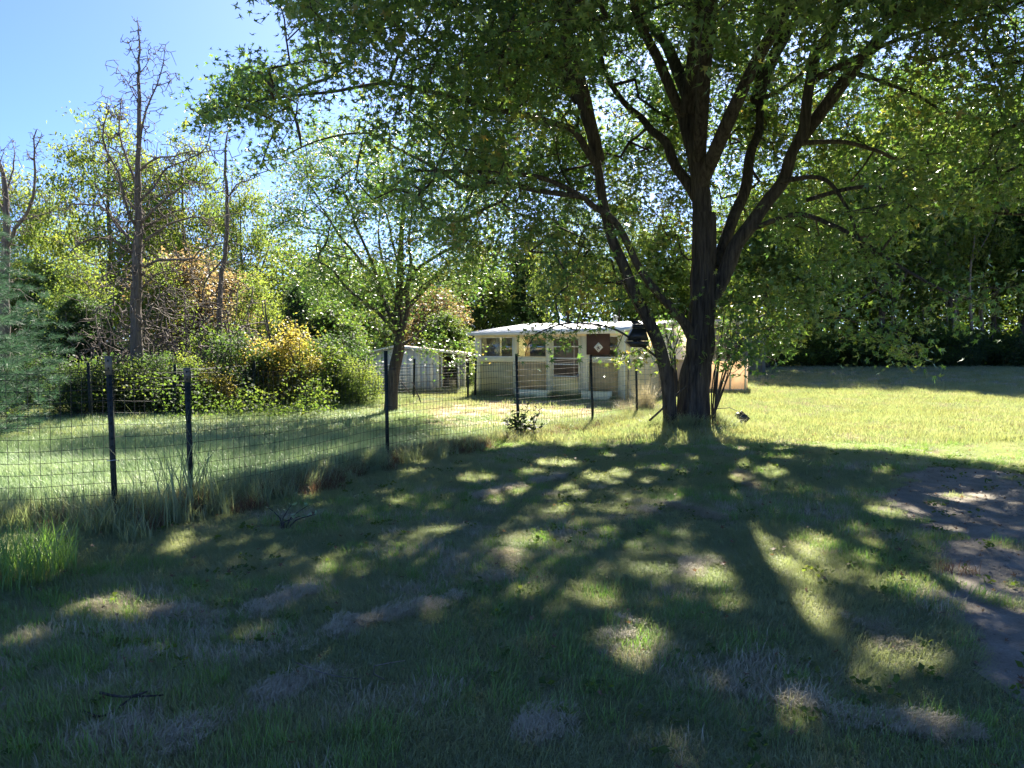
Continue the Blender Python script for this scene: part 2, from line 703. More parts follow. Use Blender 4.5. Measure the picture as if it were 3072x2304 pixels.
_ml = [(180, .12), (112, .5), (80, .24), (46, .82), (22, .30), (0, 1.0), (-22, .30), (-46, .82), (-80, .24), (-112, .5)]
MAPLE_T = polar(_ml, .25)
MAPLE_T = np.concatenate([MAPLE_T, [(0, .16, 0)]])
MAPLE_F = [np.array([(i, (i + 1) % 10, 10) for i in range(10)])]
MAPLE_T2 = polar([(180, .10), (118, .36), (85, .20), (52, .66), (24, .24), (0, 1.05), (-22, .26), (-40, .72), (-80, .18), (-105, .42)], .5)
MAPLE_T2 = np.concatenate([MAPLE_T2 * [.8, 1, 1], [(0, .16, .06)]])
DIA_T = np.array([(0, 0, 0), (.30, .45, -.06), (0, 1, -.12), (-.30, .45, -.06)])
DIA_F = [np.array([(0, 1, 2), (0, 2, 3)])]
LONG_T = np.array([(0, 0, 0), (.17, .4, -.04), (0, 1, -.18), (-.17, .4, -.04)])

# ------------------------------------------------------------------ the silver maple
MY = 15.0
maple = thing('maple_tree', 'large multi-stemmed maple with dark furrowed bark and broad leafy crown over the lawn', 'tree', (3.55, MY, gz(3.55, MY)))
mbase = np.array(maple.location)


def limb_pts(l, y0, y1, ease=1.0):
    n = len(l)
    return [P(a, b, MY + y0 + (y1 - y0) * (i / (n - 1)) ** ease) for i, (a, b) in enumerate(l)]


def bark_tube(name, pts, rad, sides, step, amp, seed, parent, flare=None):
    pts4 = np.concatenate([np.asarray(pts, float), np.asarray(rad, float)[:, None]], 1)
    q = resample(pts4, step)
    p, r = q[:, :3], q[:, 3]
    V, F = tube_geo(p, np.ones(len(p)), sides)
    V = V.reshape(len(p), sides, 3)
    dirv = V - p[:, None]
    ang = np.arange(sides) / sides * 2 * math.pi
    s = np.concatenate([[0], np.cumsum(np.linalg.norm(np.diff(p, axis=0), axis=1))])
    cx, sx = np.cos(ang), np.sin(ang)
    fr = sides / 9.0
    nn = noise((cx * fr)[None, :] + 0 * s[:, None], (sx * fr)[None, :] + 0 * s[:, None], s[:, None] * 1.6 + 0 * ang[None], seed)
    n2 = noise((cx * 1.1)[None, :] + 0 * s[:, None], (sx * 1.1)[None, :] + 0 * s[:, None], s[:, None] * .9 + 0 * ang[None], seed + 5)
    d = 1 + amp * (np.abs(nn - .5) * 2 - .4) + .22 * (n2 - .5)
    rr = r[:, None] * d
    if flare:
        rr = rr * (1 + flare * np.exp(-s[:, None] / .28) * (1 + .55 * np.sin(ang * 5 + seed)[None]))
    V = p[:, None] + dirv * rr[..., None]
    V = V.reshape(-1, 3) - (np.array(parent.location) if parent else 0)
    me = np_mesh(name, V, [F], False)
    return link(name, me, MAT['maple_bark'], parent), p, r


SK = Skel()
M2PX = FPX / MY


def add_limb(name, l, y0, y1, r0, r1, sides=14, amp=.10, attach=True, flare=None, seed=1, ease=1.0, step=.12):
    """r0, r1: radii in photograph pixels at the tree's depth"""
    pts = np.array(limb_pts(l, y0, y1, ease))
    n = len(pts)
    rad = np.array([(1 if r0 > 50 else .88) * (r0 + (r1 - r0) * (i / (n - 1)) ** .8) / M2PX for i in range(n)])
    o, p, r = bark_tube(name, pts, rad, sides, step, amp, seed, maple, flare)
    k = max(1, int(.3 / step))
    ids = SK.chain(p[::k], r[::k], SK.nearest(p[0]) if len(SK.p) else -1)
    return o


add_limb('trunk', [(2085, 1320), (2083, 1270), (2086, 1180), (2097, 1076), (2103, 960), (2108, 850), (2110, 740), (2108, 640)], 0, .0, 53, 32, 60, .30, flare=.5, seed=3, step=.045)
add_limb('limb', [(2108, 680), (2104, 569), (2090, 480), (2072, 400), (2055, 334)], 0, .2, 32, 29, 30, .14, seed=4, step=.07)
add_limb('limb', [(2060, 345), (2078, 250), (2086, 120), (2092, 0), (2098, -140), (2110, -330)], .2, .5, 22, 11, 18, seed=5)
add_limb('limb', [(2062, 360), (2025, 300), (1975, 180), (1921, 71), (1896, -20), (1870, -160), (1860, -300)], .2, -1.2, 21, 8, 18, seed=6)
add_limb('limb', [(2080, 400), (2100, 300), (2125, 199), (2140, 100), (2150, 0), (2165, -150)], .1, 1.4, 12, 5, 12, seed=7)
add_limb('stem', [(2022, 1320), (2010, 1240), (2003, 1150), (1980, 1050), (1938, 950), (1902, 880), (1868, 790), (1841, 730), (1824, 669), (1808, 600), (1798, 533), (1777, 426), (1742, 306), (1706, 199), (1692, 71), (1686, -50), (1670, -220)], -.25, -1.2, 23, 11, 30, .18, flare=.3, seed=8, step=.06)
add_limb('limb', [(2075, 1010), (2050, 965), (2018, 930), (1979, 885), (1948, 850), (1907, 787), (1877, 720), (1840, 660), (1779, 618), (1735, 583), (1621, 533), (1500, 519), (1400, 515), (1300, 513), (1240, 516), (1180, 560)], -.1, -1.9, 18, 3, 20, .14, seed=9, step=.09)
add_limb('limb', [(2100, 610), (2066, 554), (2026, 497), (1997, 426), (1955, 391), (1926, 355), (1877, 313), (1827, 242), (1805, 178), (1790, 60), (1760, -80)], .1, 2.2, 22, 6, 16, seed=10)
add_limb('limb', [(1795, 500), (1770, 469), (1725, 395), (1665, 370), (1592, 348), (1500, 330), (1380, 296), (1250, 266), (1152, 250), (1000, 275), (903, 285), (780, 300)], -1.0, -2.6, 13, 3, 12, seed=11)
add_limb('limb', [(1740, 590), (1600, 570), (1500, 545), (1400, 560), (1300, 500), (1200, 450), (1100, 400), (960, 420), (850, 470)], -1.3, .8, 9, 2.5, 10, seed=12)
add_limb('limb', [(2100, 930), (2140, 885), (2182, 803), (2211, 732), (2253, 675), (2303, 604), (2350, 540), (2374, 462), (2410, 391), (2424, 284), (2445, 178), (2495, 92), (2525, -10), (2560, -150)], .1, -.8, 30, 12, 26, .16, seed=13, step=.08)
add_limb('limb', [(2150, 800), (2197, 661), (2235, 569), (2250, 462), (2277, 391), (2278, 284), (2271, 142), (2270, -10), (2265, -200)], .3, 1.8, 22, 11, 20, seed=14)
add_limb('limb', [(2280, 300), (2353, 263), (2410, 213), (2431, 163), (2470, 40)], 1.6, 3.0, 11, 5, 10, seed=15)
add_limb('limb', [(2285, 230), (2339, 156), (2403, 36), (2440, -80)], 1.6, 1.0, 11, 5, 10, seed=16)
add_limb('limb', [(2448, 235), (2531, 192), (2637, 142), (2750, 100), (2900, 60), (3050, 20)], -.7, -2.4, 12, 3, 12, seed=17)
add_limb('limb', [(2500, 200), (2594, 227), (2744, 284), (2850, 341), (3020, 377), (3150, 420)], -1, -.2, 8, 2.5, 10, seed=18)
add_limb('limb', [(2400, 430), (2531, 426), (2637, 455), (2694, 476), (2800, 440), (2950, 430)], -.5, .6, 9, 3, 10, seed=19)
add_limb('limb', [(2340, 545), (2460, 533), (2530, 604), (2590, 750), (2640, 880)], -.4, -2.0, 9, 2.5, 10, seed=20)
add_limb('limb', [(2250, 690), (2388, 643), (2495, 675), (2566, 711), (2700, 800), (2850, 880), (2960, 900)], -.2, -3.2, 10, 2.5, 10, seed=21)
add_limb('limb', [(1988, 1085), (1900, 1020), (1820, 980), (1700, 970), (1610, 1000)], -.35, -1.6, 5, 1.8, 8, seed=22)
add_limb('limb', [(2420, 600), (2600, 560), (2800, 600), (3000, 640), (3150, 640)], -.6, -3.5, 7, 2.5, 8, seed=27)
# unseen limbs above the picture, most towards the camera, added for their shadows
for i, (a, b, c) in enumerate([((2095, 480), (-.3, -2.6, 3.6), (-1.6, -5.6, 6.0)), ((2100, 560), (1.2, -2.6, 3.0), (2.6, -5.2, 5.2)),
                               ((1795, 480), (-1.2, -3.0, 2.2), (-3.2, -5.6, 3.6)), ((2400, 420), (1.8, -2.4, 2.2), (4.4, -4.2, 3.6)),
                               ((2060, 340), (.2, -1.2, 3.0), (.6, -3.5, 5.0)), ((2080, 340), (-.6, 2.0, 2.6), (-1.0, 4.0, 4.5)),
                               ((2270, 300), (1.5, 1.4, 2.4), (3.2, 3.0, 4.4)), ((1740, 300), (-1.6, .6, 2.0), (-3.2, 1.2, 3.8))]):
    s0 = P(a[0], a[1], MY)
    pts = np.array([s0, s0 + np.array(b) * .5 + (0, 0, .3), s0 + np.array(b), (s0 + s0 + np.array(b) + np.array(c)) / 2 + (0, 0, .2), s0 + np.array(c)])
    o, p, r = bark_tube('limb', pts, np.linspace(.13, .035, 5), 12, .12, .1, 30 + i, maple)
    SK.chain(p[::3], r[::3], SK.nearest(p[0]))

# where the crown may be in the picture (photograph pixels); above the picture everything is open
CROWN = [(780, -4000), (790, 0), (880, 70), (930, 130), (840, 190), (700, 200), (640, 250), (590, 335), (590, 375), (740, 350), (760, 400), (790, 470), (730, 500), (760, 545), (860, 600),
         (960, 560), (1020, 620), (1200, 640), (1290, 710), (1400, 790), (1500, 860), (1600, 890), (1750, 940), (1850, 950),
         (1990, 940), (2060, 900), (2190, 960), (2220, 1060), (2330, 1040), (2480, 1000), (2620, 990), (2700, 960), (2720, 720), (2800, 650), (3072, 610), (6000, 560), (6000, -4000)]
SKYGAPS = [((1990, 150), 70), ((2380, 120), 60), ((1600, 420), 38), ((2680, 150), 75), ((2560, 60), 40), ((2130, 430), 40), ((2800, 130), 40), ((2180, 260), 36), ((1010, 60), 26), ((1440, 380), 26), ((2950, 230), 50)]
# ground shade allowed below this line of the picture
SHADE = [(-9000, 1300), (-600, 1380), (-150, 1490), (30, 1600), (250, 1560), (420, 1510), (700, 1450), (1080, 1372), (1300, 1345), (1480, 1326), (1700, 1322), (1900, 1312), (2150, 1316), (2600, 1350), (2900, 1372), (3100, 1395), (4500, 1450), (30000, 1700)]
# patches of sun inside the shade: (px, py, half width, half height) on the ground
SUNP = [(330, 1830, 170, 48), (60, 1920, 90, 30), (1290, 1850, 60, 30), (1900, 1985, 90, 78), (2430, 1890, 105, 85), (2760, 2010, 105, 62),
        (2400, 2200, 70, 85), (2090, 1510, 80, 30), (1640, 1480, 120, 26), (2230, 1640, 50, 55), (2460, 1660, 60, 42), (2120, 1745, 70, 32),
        (1430, 1440, 55, 16), (1480, 1500, 40, 14), (40, 2050, 50, 40), (2330, 1420, 60, 18), (2640, 1540, 50, 26), (2900, 1500, 90, 16), (2860, 1600, 50, 14),
        (740, 1905, 46, 20), (1850, 1420, 50, 16), (1660, 1390, 70, 14), (40, 1690, 150, 70), (360, 2050, 40, 22), (1950, 2270, 50, 40), (2250, 1760, 55, 26)]


def sun_ground(V):
    V = np.asarray(V, float)
    h = np.maximum(V[..., 2], 0)
    return V[..., 0] - SHX * h, V[..., 1] - SHY * h


def shade_ok(V, jit=0):
    gx, gy = sun_ground(V)
    ok = np.ones(len(V), bool)
    g = np.stack([gx, gy, 0 * gx], -1)
    front = gy > 1.2
    px, py = project(g)
    lx = np.interp(px, [s[0] for s in SHADE], [s[1] for s in SHADE])
    ok &= ~(front & (py < lx + jit))
    return ok, px, py, front


def sun_patch(px, py, front, edge=1.0):
    m = np.zeros(len(px), bool)
    for cx, cy, w, h in SUNP:
        q = ((px - cx) / w) ** 2 + ((py - cy) / h) ** 2
        n = noise(px / 30, py / 14, 0, 77) * .9 + .45
        m |= (q < n * edge)
    return m & front


def crown_points(n, rg, target=False):
    out = []
    tot = 0
    while tot < n:
        m = 20000
        # flattened dome, denser near its skin
        v = rg.normal(size=(m, 3))
        v /= np.linalg.norm(v, axis=1)[:, None]
        r = rg.uniform(.12, 1, m) ** .45
        c = np.array([3.3, 13.6, 5.6])
        q = c + v * r[:, None] * np.array([9.4, 7.8, 7.6])
        q = q[(q[:, 2] > 2.0)]
        lowlim = 2.3 + np.clip(q[:, 1] - 14.5, 0, 9) * .75       # the far side of the crown starts higher
        q = q[q[:, 2] > lowlim]
        px, py = project(q)
        ok = in_poly(px, py, CROWN)
        # loose edges and gaps of sky
        for (cx, cy), rr in SKYGAPS:
            ok &= ~(((px - cx) ** 2 + (py - cy) ** 2 < rr * rr) & (rg.uniform(size=len(q)) < .85))
        # thin zone in the lower middle, behind and between the stems
        if target:  # added clusters: only spots whose shade falls on the lawn near the trunk
            gx_, gy_ = project(np.stack([q[:, 0] - SHX * q[:, 2], q[:, 1] - SHY * q[:, 2], 0 * q[:, 2]], -1))
            ok &= (gy_ > 1325) & (gy_ < 1600) & (gx_ > 1000) & (gx_ < 3000) & (q[:, 1] > 13.5)
        thin = (not target) & (py > 560) & (px > 1330) & (px < 2250)
        ok &= ~(thin & (rg.uniform(size=len(q)) < .40))
        thin = (py > 500) & (px > 2250)
        ok &= ~(thin & (rg.uniform(size=len(q)) < .2))
        # the low crown is open, the top is thick
        ok &= ~((py > 60) & (px > 0) & (px < 3072) & (rg.uniform(size=len(q)) < .12) & ~((py < 330) & (px > 1050) & (px < 2000)))
        thin = (py > 240) & (px < 1350)
        ok &= ~(thin & (rg.uniform(size=len(q)) < .35))
        s, gx, gy, fr = shade_ok(q, 8)
        ok &= s
        # clumpy
        ok &= noise(q[:, 0] * .95, q[:, 1] * .95, q[:, 2] * 1.1, 50) > .38
        q = q[ok]
        out.append(q)
        tot += len(q)
    return np.concatenate(out)[:n]


rgm = np.random.default_rng(42)
NC = 6200
clus = np.concatenate([crown_points(NC, rgm), crown_points(800, rgm, True)])
LA0 = np.array(SK.p)
dsk = np.array([((LA0 - c) ** 2).sum(1).min() for c in clus]) ** .5
clus = clus[~((clus[:, 2] < 3.4) & (dsk > 1.7)) & ~((clus[:, 2] < 5.0) & (dsk > 2.8))]
# hand placed low sprays that the photograph shows
spray = []
for i in range(44):
    spray.append(P(rgm.uniform(2170, 2420), rgm.uniform(900, 1090), 14.3 + rgm.normal() * .25))
for l, Yd, n in [([(2700, 1000), (2560, 950), (2900, 960), (2830, 930)], 11.6, 9), ([(2960, 880), (3040, 860), (2880, 900)], 11.2, 8), ([(1570, 1010), (1640, 990), (1540, 1030)], 13.6, 6),
                 ([(1700, 985), (1760, 1000), (1830, 1000)], 13.8, 8), ([(1880, 1075), (1930, 1060), (1980, 1080)], 14.4, 8), ([(2250, 1120), (2200, 1060), (2300, 1010), (2330, 1080)], 15.3, 16),
                 ([(2190, 980), (2260, 960), (2400, 980)], 15.4, 14), ([(2050, 1000), (2030, 1060), (1990, 980)], 15.4, 9), ([(620, 350), (700, 345), (650, 360)], 13.0, 6),
                 ([(2700, 580), (2850, 610), (2980, 600)], 11.8, 14), ([(2190, 1240), (2160, 1260)], 14.9, 3), ([(2480, 950), (2600, 1000), (2720, 1050)], 12.5, 10), ([(640, 330), (720, 300), (800, 290), (740, 250)], 12.6, 26), ([(800, 520), (760, 530), (860, 500)], 13.0, 14)]:
    for i in range(n):
        a = l[i % len(l)]
        spray.append(P(a[0] + rgm.normal() * 28, a[1] + rgm.normal() * 18, Yd + rgm.normal() * .3))
allc = np.concatenate([clus, np.array(spray)])
# thin shoots round the foot of the trunk
shoots = []
for i in range(22):
    if i < 13:
        a = (2128 + rgm.uniform(-6, 20), 1265)
        b = (2150 + rgm.uniform(-10, 40), 1120)
        c = (b[0] + rgm.uniform(0, 90), 960 + rgm.uniform(-60, 80))
    else:
        a = (2030 + rgm.uniform(-12, 12), 1180)
        b = (2010 + rgm.uniform(-12, 20), 1060)
        c = (b[0] + rgm.uniform(-30, 40), 940 + rgm.uniform(-60, 60))
    Yd = MY + rgm.uniform(-.5, .4)
    pts = resample([P(*a, Yd), P(*b, Yd + rgm.uniform(-.1, .1)), P(*c, Yd + rgm.uniform(-.3, .3))], .25)
    mb = MB()
    mb.tube(pts - mbase, np.linspace(.017, .005, len(pts)), 5)
    mb.build('shoot', MAT['maple_bark'], maple, True)
    SK.chain(pts, np.linspace(.017, .005, len(pts)), SK.nearest(pts[0]))
SK.grow(allc, .28, rgm, .10, .04, .0048, .44, keep_above=0)
tw = SK.twig_mesh('branches', MAT['maple_bark'], maple, 6, 3, .02)
stuff(tw)
tw.data.transform(__import__('mathutils').Matrix.Translation(-maple.location))

# leaves round every cluster
NL = 36
pos = np.repeat(allc, NL, 0) + rgm.normal(size=(len(allc) * NL, 3)) * np.array([.24, .24, .17])
extra = SK.A[SK.n0:]
extra = extra[rgm.choice(len(extra), min(len(extra), 9000), False)]
pos = np.concatenate([pos, extra + rgm.normal(size=extra.shape) * .1])
px, py = project(pos)
keep = np.ones(len(pos), bool)
inpic = (py > 0) & (px > 0) & (px < 3072)
ok, gx, gy, fr = shade_ok(pos, 0)
keep &= ok
keep &= ~(sun_patch(gx, gy, fr, 1.0))
keep &= ~(inpic & ~in_poly(px, py, CROWN) & (rgm.uniform(size=len(pos)) < .5) & (py < 900))
keep &= pos[:, 2] > .25
# the roof and the board with the diamond stay in view
hid = in_poly(px, py, [(1500, 965), (1560, 990), (1640, 1080), (1560, 1120), (1780, 1110), (1990, 1130), (1990, 1300), (1400, 1300), (1400, 1060)]) & (rgm.uniform(size=len(pos)) < .8)
hid |= in_poly(px, py, [(1660, 955), (1900, 940), (1900, 975), (1500, 1000)]) & (rgm.uniform(size=len(pos)) < .7)
hid |= ((px > 1740) & (px < 1850) & (py > 990) & (py < 1075))
hid |= ((px > 1860) & (px < 1930) & (py > 955) & (py < 1050) & (pos[:, 1] < 15))
keep &= ~hid
# stems and big limbs stay free of leaves on their near side
LA = np.array(SK.p)
LR = np.array(SK.r)
big = LR > .055
lpx, lpy = project(LA[big])
lrad = LR[big] * FPX / LA[big][:, 1]
for cx, cy, rr, ly in zip(lpx, lpy, lrad, LA[big][:, 1]):
    if -200 < cy < 2000:
        keep &= ~(((px - cx) ** 2 + (py - cy) ** 2 < (rr + 5) ** 2) & (pos[:, 1] < ly + .1) & (rgm.uniform(size=len(pos)) < .40 * (cy > 300)))
# broken light between the trunk and the middle of the lawn
dap = fr & (gy < 1620) & (gx > 900) & (gx < 3200) & (noise(gx / 75 + gy / 60, gy / 13, 0, 78) > .77)
keep &= ~(dap & (rgm.uniform(size=len(pos)) < .93))
dap = fr & (gy > 1600) & (gx > 200) & (noise(gx / 90, gy / 45, 0, 79) > .82)
keep &= ~(dap & (rgm.uniform(size=len(pos)) < .93))
pos = pos[keep]
n = len(pos)
R = rotmats(n, rgm, rgm.normal(-.55, .55, n))
scl = rgm.uniform(.065, .132, n)
dist = np.linalg.norm(pos - [0, 0, CAM_H], axis=1)
px, py = project(pos)
vis = (px > 0) & (px < 3072) & (py > 0) & (py < 2304)
near = np.argsort(np.where(vis, dist, 1e9))[:290]
far = np.ones(n, bool)
far[near] = False
seen = (py > -120) & (py < 2400) & (px > -150) & (px < 3222)
s1 = far & seen
s2 = ~seen
half = rgm.uniform(size=n) < .5
sa, sb = s1 & half, s1 & ~half
Va, Fa = scatter_template(MAPLE_T, MAPLE_F, pos[sa] - mbase, R[sa], scl[sa])
Vb, Fb = scatter_template(MAPLE_T2, MAPLE_F, pos[sb] - mbase, R[sb], scl[sb] * 1.1)
V1, F1 = np.concatenate([Va, Vb]), [np.concatenate([Fa[0], Fb[0] + len(Va)])]
V2, F2 = scatter_template(DIA_T * [1.5, 1, 1], DIA_F, pos[s2] - mbase, R[s2], scl[s2] * 1.45)
stuff(link('foliage', np_mesh('foliage', np.concatenate([V1, V2]), [np.concatenate([F1[0], F2[0] + len(V1)] )]), MAT['maple_leaf'], maple))
lm = np_mesh('leaf', MAPLE_T, MAPLE_F)
lm.materials.append(MAT['maple_leaf'])
from mathutils import Matrix, Euler, Vector
for i in near:
    o = bpy.data.objects.new('leaf', lm)
    M = Matrix([[*(R[i][0] * scl[i]), pos[i][0] - mbase[0]], [*(R[i][1] * scl[i]), pos[i][1] - mbase[1]], [*(R[i][2] * scl[i]), pos[i][2] - mbase[2]], [0, 0, 0, 1]])
    o.parent = maple
    o.matrix_local = M
    SC.collection.objects.link(o)
print('maple leaves', n, 'nodes', len(SK.A))
#@@NEXT
# ------------------------------------------------------------------ background trees
def archetype(name, H, Rad, z0, trunk_r, ncl, nl, leaf, lsize, template, seed, bark, spread=.35, lean=0, fork=3, top=.5, hang=-.4, clump=.9):
    """returns (trunk mesh, branch mesh, foliage mesh) of a leafy tree standing at the origin"""
    rg = np.random.default_rng(seed)
    sk = Skel()
    pts = [np.array([0, 0, -.3])]
    nseg = 7
    for i in range(1, nseg + 1):
        t = i / nseg
        pts.append(np.array([lean * t * H * .4 + rg.normal() * .06 * H * .1, rg.normal() * .01 * H, t * H * .86]))
    q = resample(np.concatenate([pts, np.linspace(trunk_r, trunk_r * .18, len(pts))[:, None]], 1), .35)
    q[0, 3] *= 1.35
    ids = sk.chain(q[:, :3], q[:, 3])
    mb = MB()
    mb.tube(q[:, :3], q[:, 3] * (1 + .12 * np.sin(np.arange(len(q)) * 1.7)), 9)
    for k in range(fork):
        a = rg.uniform(0, 6.28)
        st = int(len(q) * rg.uniform(.28, .6))
        b = q[st, :3]
        L = H * rg.uniform(.3, .45)
        dr = np.array([math.cos(a) * .55, math.sin(a) * .55, .85])
        p = [b, b + dr * L * .4, b + (dr + [0, 0, .3]) * L * .75, b + (dr * [.8, .8, 1] + [0, 0, .3]) * L]
        w = resample(np.concatenate([p, np.linspace(q[st, 3] * .6, .02, 4)[:, None]], 1), .35)
        mb.tube(w[:, :3], w[:, 3], 7)
        sk.chain(w[1:, :3], w[1:, 3], ids[st])
    v = rg.normal(size=(ncl * 4, 3))
    v /= np.linalg.norm(v, axis=1)[:, None]
    r = rg.uniform(.1, 1, ncl * 4) ** .5
    cz = (z0 + H) / 2
    c = v * r[:, None] * np.array([Rad, Rad, (H - z0) / 2]) + [lean * H * .3, 0, cz]
    t = (c[:, 2] - z0) / (H - z0)
    c[:, :2] *= (1.15 - top * np.clip(t, 0, 1))[:, None]
    c = c[noise(c[:, 0] * clump, c[:, 1] * clump, c[:, 2] * clump, seed) > (.43 if H < 4 else .36)][:ncl]
    sk.grow(c, max(.4, H * .05), rg, .12, .08, .009, .45, keep_above=min(3, len(q) - 2))
    bi = np.arange(sk.n0, len(sk.A))
    tb = mb.mesh(name + '_trunk', True)
    tb.materials.append(MAT[bark])
    bo = frusta('b', sk.A[sk.PAR[bi]], sk.A[bi], np.minimum(sk.R[sk.PAR[bi]], sk.R[bi] * 1.3), sk.R[bi], MAT[bark], None, 5, 3, .03)
    bm = bo.data
    bpy.data.objects.remove(bo)
    if nl:
        nl = int(nl * 1.3)
        pos = np.repeat(c, nl, 0) + rg.normal(size=(len(c) * nl, 3)) * spread * np.array([1, 1, .75])
        n = len(pos)
        R = rotmats(n, rg, rg.normal(hang, .6, n))
        V, F = scatter_template(template, DIA_F, pos, R, rg.uniform(.7, 1.25, n) * lsize * 1.12)
        fm = np_mesh(name + '_foliage', V, F)
        fm.materials.append(MAT[leaf])
    else:
        fm = None
    return tb, bm, fm


ARCH = {
    'locust': archetype('locust', 12, 3.6, 3.0, .17, 300, 40, 'light_leaf', .20, LONG_T, 1, 'tree_bark', .31, hang=-.7),
    'locust2': archetype('locust2', 12, 3.0, 2.5, .16, 280, 42, 'light_leaf', .19, LONG_T, 2, 'tree_bark', .31, hang=-.7),
    'dense': archetype('dense', 11, 3.6, 1.6, .20, 330, 44, 'green_leaf', .22, DIA_T, 3, 'tree_bark', .31),
    'dense2': archetype('dense2', 11, 3.2, 2.0, .20, 320, 44, 'green_leaf', .21, DIA_T, 4, 'tree_bark', .31),
    'dark': archetype('dark', 12, 3.2, 1.0, .22, 330, 46, 'dark_leaf', .22, DIA_T, 5, 'tree_bark', .31),
    'slender': archetype('slender', 14, 2.0, 6.5, .13, 200, 36, 'green_leaf', .21, DIA_T, 6, 'pale_bark', .38, fork=1),
    'slender2': archetype('slender2', 14, 1.7, 7.5, .10, 170, 34, 'light_leaf', .20, DIA_T, 7, 'pale_bark', .38, fork=1, lean=.06),
    'orange': archetype('orange', 6, 2.3, 1.2, .10, 200, 34, 'orange_leaf', .14, DIA_T, 8, 'tree_bark', .30),
    'yshrub': archetype('yshrub', 3.2, 1.25, .1, .04, 130, 42, 'yellow_leaf', .075, DIA_T, 9, 'tree_bark', .22, fork=4, clump=1.3, top=.8),
    'gshrub': archetype('gshrub', 2.4, 1.4, .0, .04, 150, 46, 'green_leaf', .085, DIA_T, 10, 'tree_bark', .20, fork=4, clump=1.8),
    'gshrub2': archetype('gshrub2', 2.6, 1.3, .0, .04, 150, 46, 'light_leaf', .08, DIA_T, 12, 'tree_bark', .20, fork=4, clump=1.8),
    'dshrub': archetype('dshrub', 2.6, 1.5, .0, .04, 150, 46, 'dark_leaf', .09, DIA_T, 13, 'tree_bark', .22, fork=4, clump=1.8),
    'bare': archetype('bare', 4.5, 1.9, .4, .05, 420, 0, 'green_leaf', .1, DIA_T, 14, 'dead_bark', .2, fork=5, clump=1.5),
    'thin': archetype('thin', 8, 1.9, 2.2, .07, 170, 30, 'light_leaf', .13, DIA_T, 15, 'tree_bark', .32, fork=2),
}


def plant(kind, px, top, Y, label, name='tree', cat='tree', group=None, rot=None, wide=1.0, base=None):
    """stands a tree at depth Y under picture column px, tall enough to reach picture row `top`"""
    tb, bm, fm = ARCH[kind]
    H = {'locust': 12, 'locust2': 12, 'dense': 11, 'dense2': 11, 'dark': 12, 'slender': 14, 'slender2': 14, 'orange': 6, 'yshrub': 3.2, 'gshrub': 2.4, 'gshrub2': 2.6, 'dshrub': 2.6, 'bare': 4.5, 'thin': 8}[kind]
    x = P(px, 1052, Y)[0]
    z = gz(x, Y)
    zt = P(px, top, Y)[2]
    k = (zt - z) / H
    t = thing(name, label, cat, (x, Y, z), random.uniform(0, 6.28) if rot is None else rot, group)
    kw = k * wide
    t.scale = (kw, kw, k)
    link('trunk' if cat == 'tree' else 'stem', tb, None, t)
    stuff(link('branches', bm, None, t))
    if fm:
        stuff(link('foliage', fm, None, t))
    return t


TALL = 'tall trees at the back of the left lawn'
plant('locust', 335, 320, 36, 'tall feathery yellow-green tree rising behind the dead tree, highest on the left', 'leafy_tree', group=TALL, wide=.95)
plant('locust2', 560, 395, 38, 'feathery pale green tree just right of the dead tree trunk', 'leafy_tree', group=TALL, wide=.95)
plant('locust2', 30, 480, 35, 'feathery green tree at the left edge behind the forked dead tree', 'leafy_tree', group=TALL, wide=.9)
plant('locust', 190, 560, 40, 'green tree filling the gap between the two left dead trees', 'leafy_tree', group=TALL, wide=.9)
plant('locust2', 730, 500, 37, 'sunlit yellow-green tree beside the slender dead snag', 'leafy_tree', group=TALL, wide=.8)
plant('thin', 850, 680, 40, 'thin green tree under the left tip of the maple crown', 'leafy_tree', group=TALL, wide=1.2)
plant('dense', 480, 640, 42, 'dense green tree low behind the dead tree branches', 'leafy_tree', group=TALL)
plant('dense2', 950, 760, 44, 'small green tree on the horizon left of the shed', 'leafy_tree', group=TALL, wide=1.2)
plant('thin', 1010, 700, 43, 'narrow pale green tree left of the leaning small tree', 'leafy_tree', group=TALL, wide=1.2)
plant('dense', 1120, 780, 42, 'rounded green tree behind the left end of the shed', 'leafy_tree', group=TALL, wide=1.2)
plant('dense2', 1290, 790, 45, 'rounded green tree behind the right end of the shed', 'leafy_tree', group=TALL, wide=1.2)
BH = 'trees behind the house'
plant('dense2', 1440, 730, 42, 'green tree behind the left corner of the white-roofed house', 'leafy_tree', group=BH, wide=1.0)
plant('dark', 1570, 700, 46, 'dark conifer-like tree above the house porch roof', 'leafy_tree', group=BH, wide=.8)
plant('locust', 1700, 560, 40, 'sunlit yellow-green tree directly above the brown board', 'leafy_tree', group=BH, wide=.75)
plant('locust2', 1860, 520, 42, 'sunlit green tree seen between the two maple stems', 'leafy_tree', group=BH, wide=.75)
plant('dense', 1990, 640, 44, 'green tree close behind the maple trunk on its left', 'leafy_tree', group=BH)
plant('locust', 2160, 560, 41, 'sunlit green tree just right of the maple trunk', 'leafy_tree', group=BH, wide=.8)
RW = 'trees along the edge of the right wood'
plant('dense2', 2300, 520, 38, 'green tree behind the small grey outbuilding', 'leafy_tree', group=RW)
plant('locust', 2420, 400, 40, 'tall yellow-green tree right of the grey outbuilding', 'leafy_tree', group=RW, wide=.8)
plant('dense', 2540, 420, 43, 'dense green tree left of the thick dark trunk', 'leafy_tree', group=RW)
plant('dense', 2650, 290, 40, 'tall tree with the thick dark trunk at the lawn edge', 'leafy_tree', group=RW, wide=.9)
plant('dense2', 2760, 330, 45, 'tall green tree second right of the thick trunk', 'leafy_tree', group=RW, wide=.9)
plant('locust2', 2860, 300, 42, 'yellow-green tall tree in front of the slender trunks', 'leafy_tree', group=RW, wide=.8)
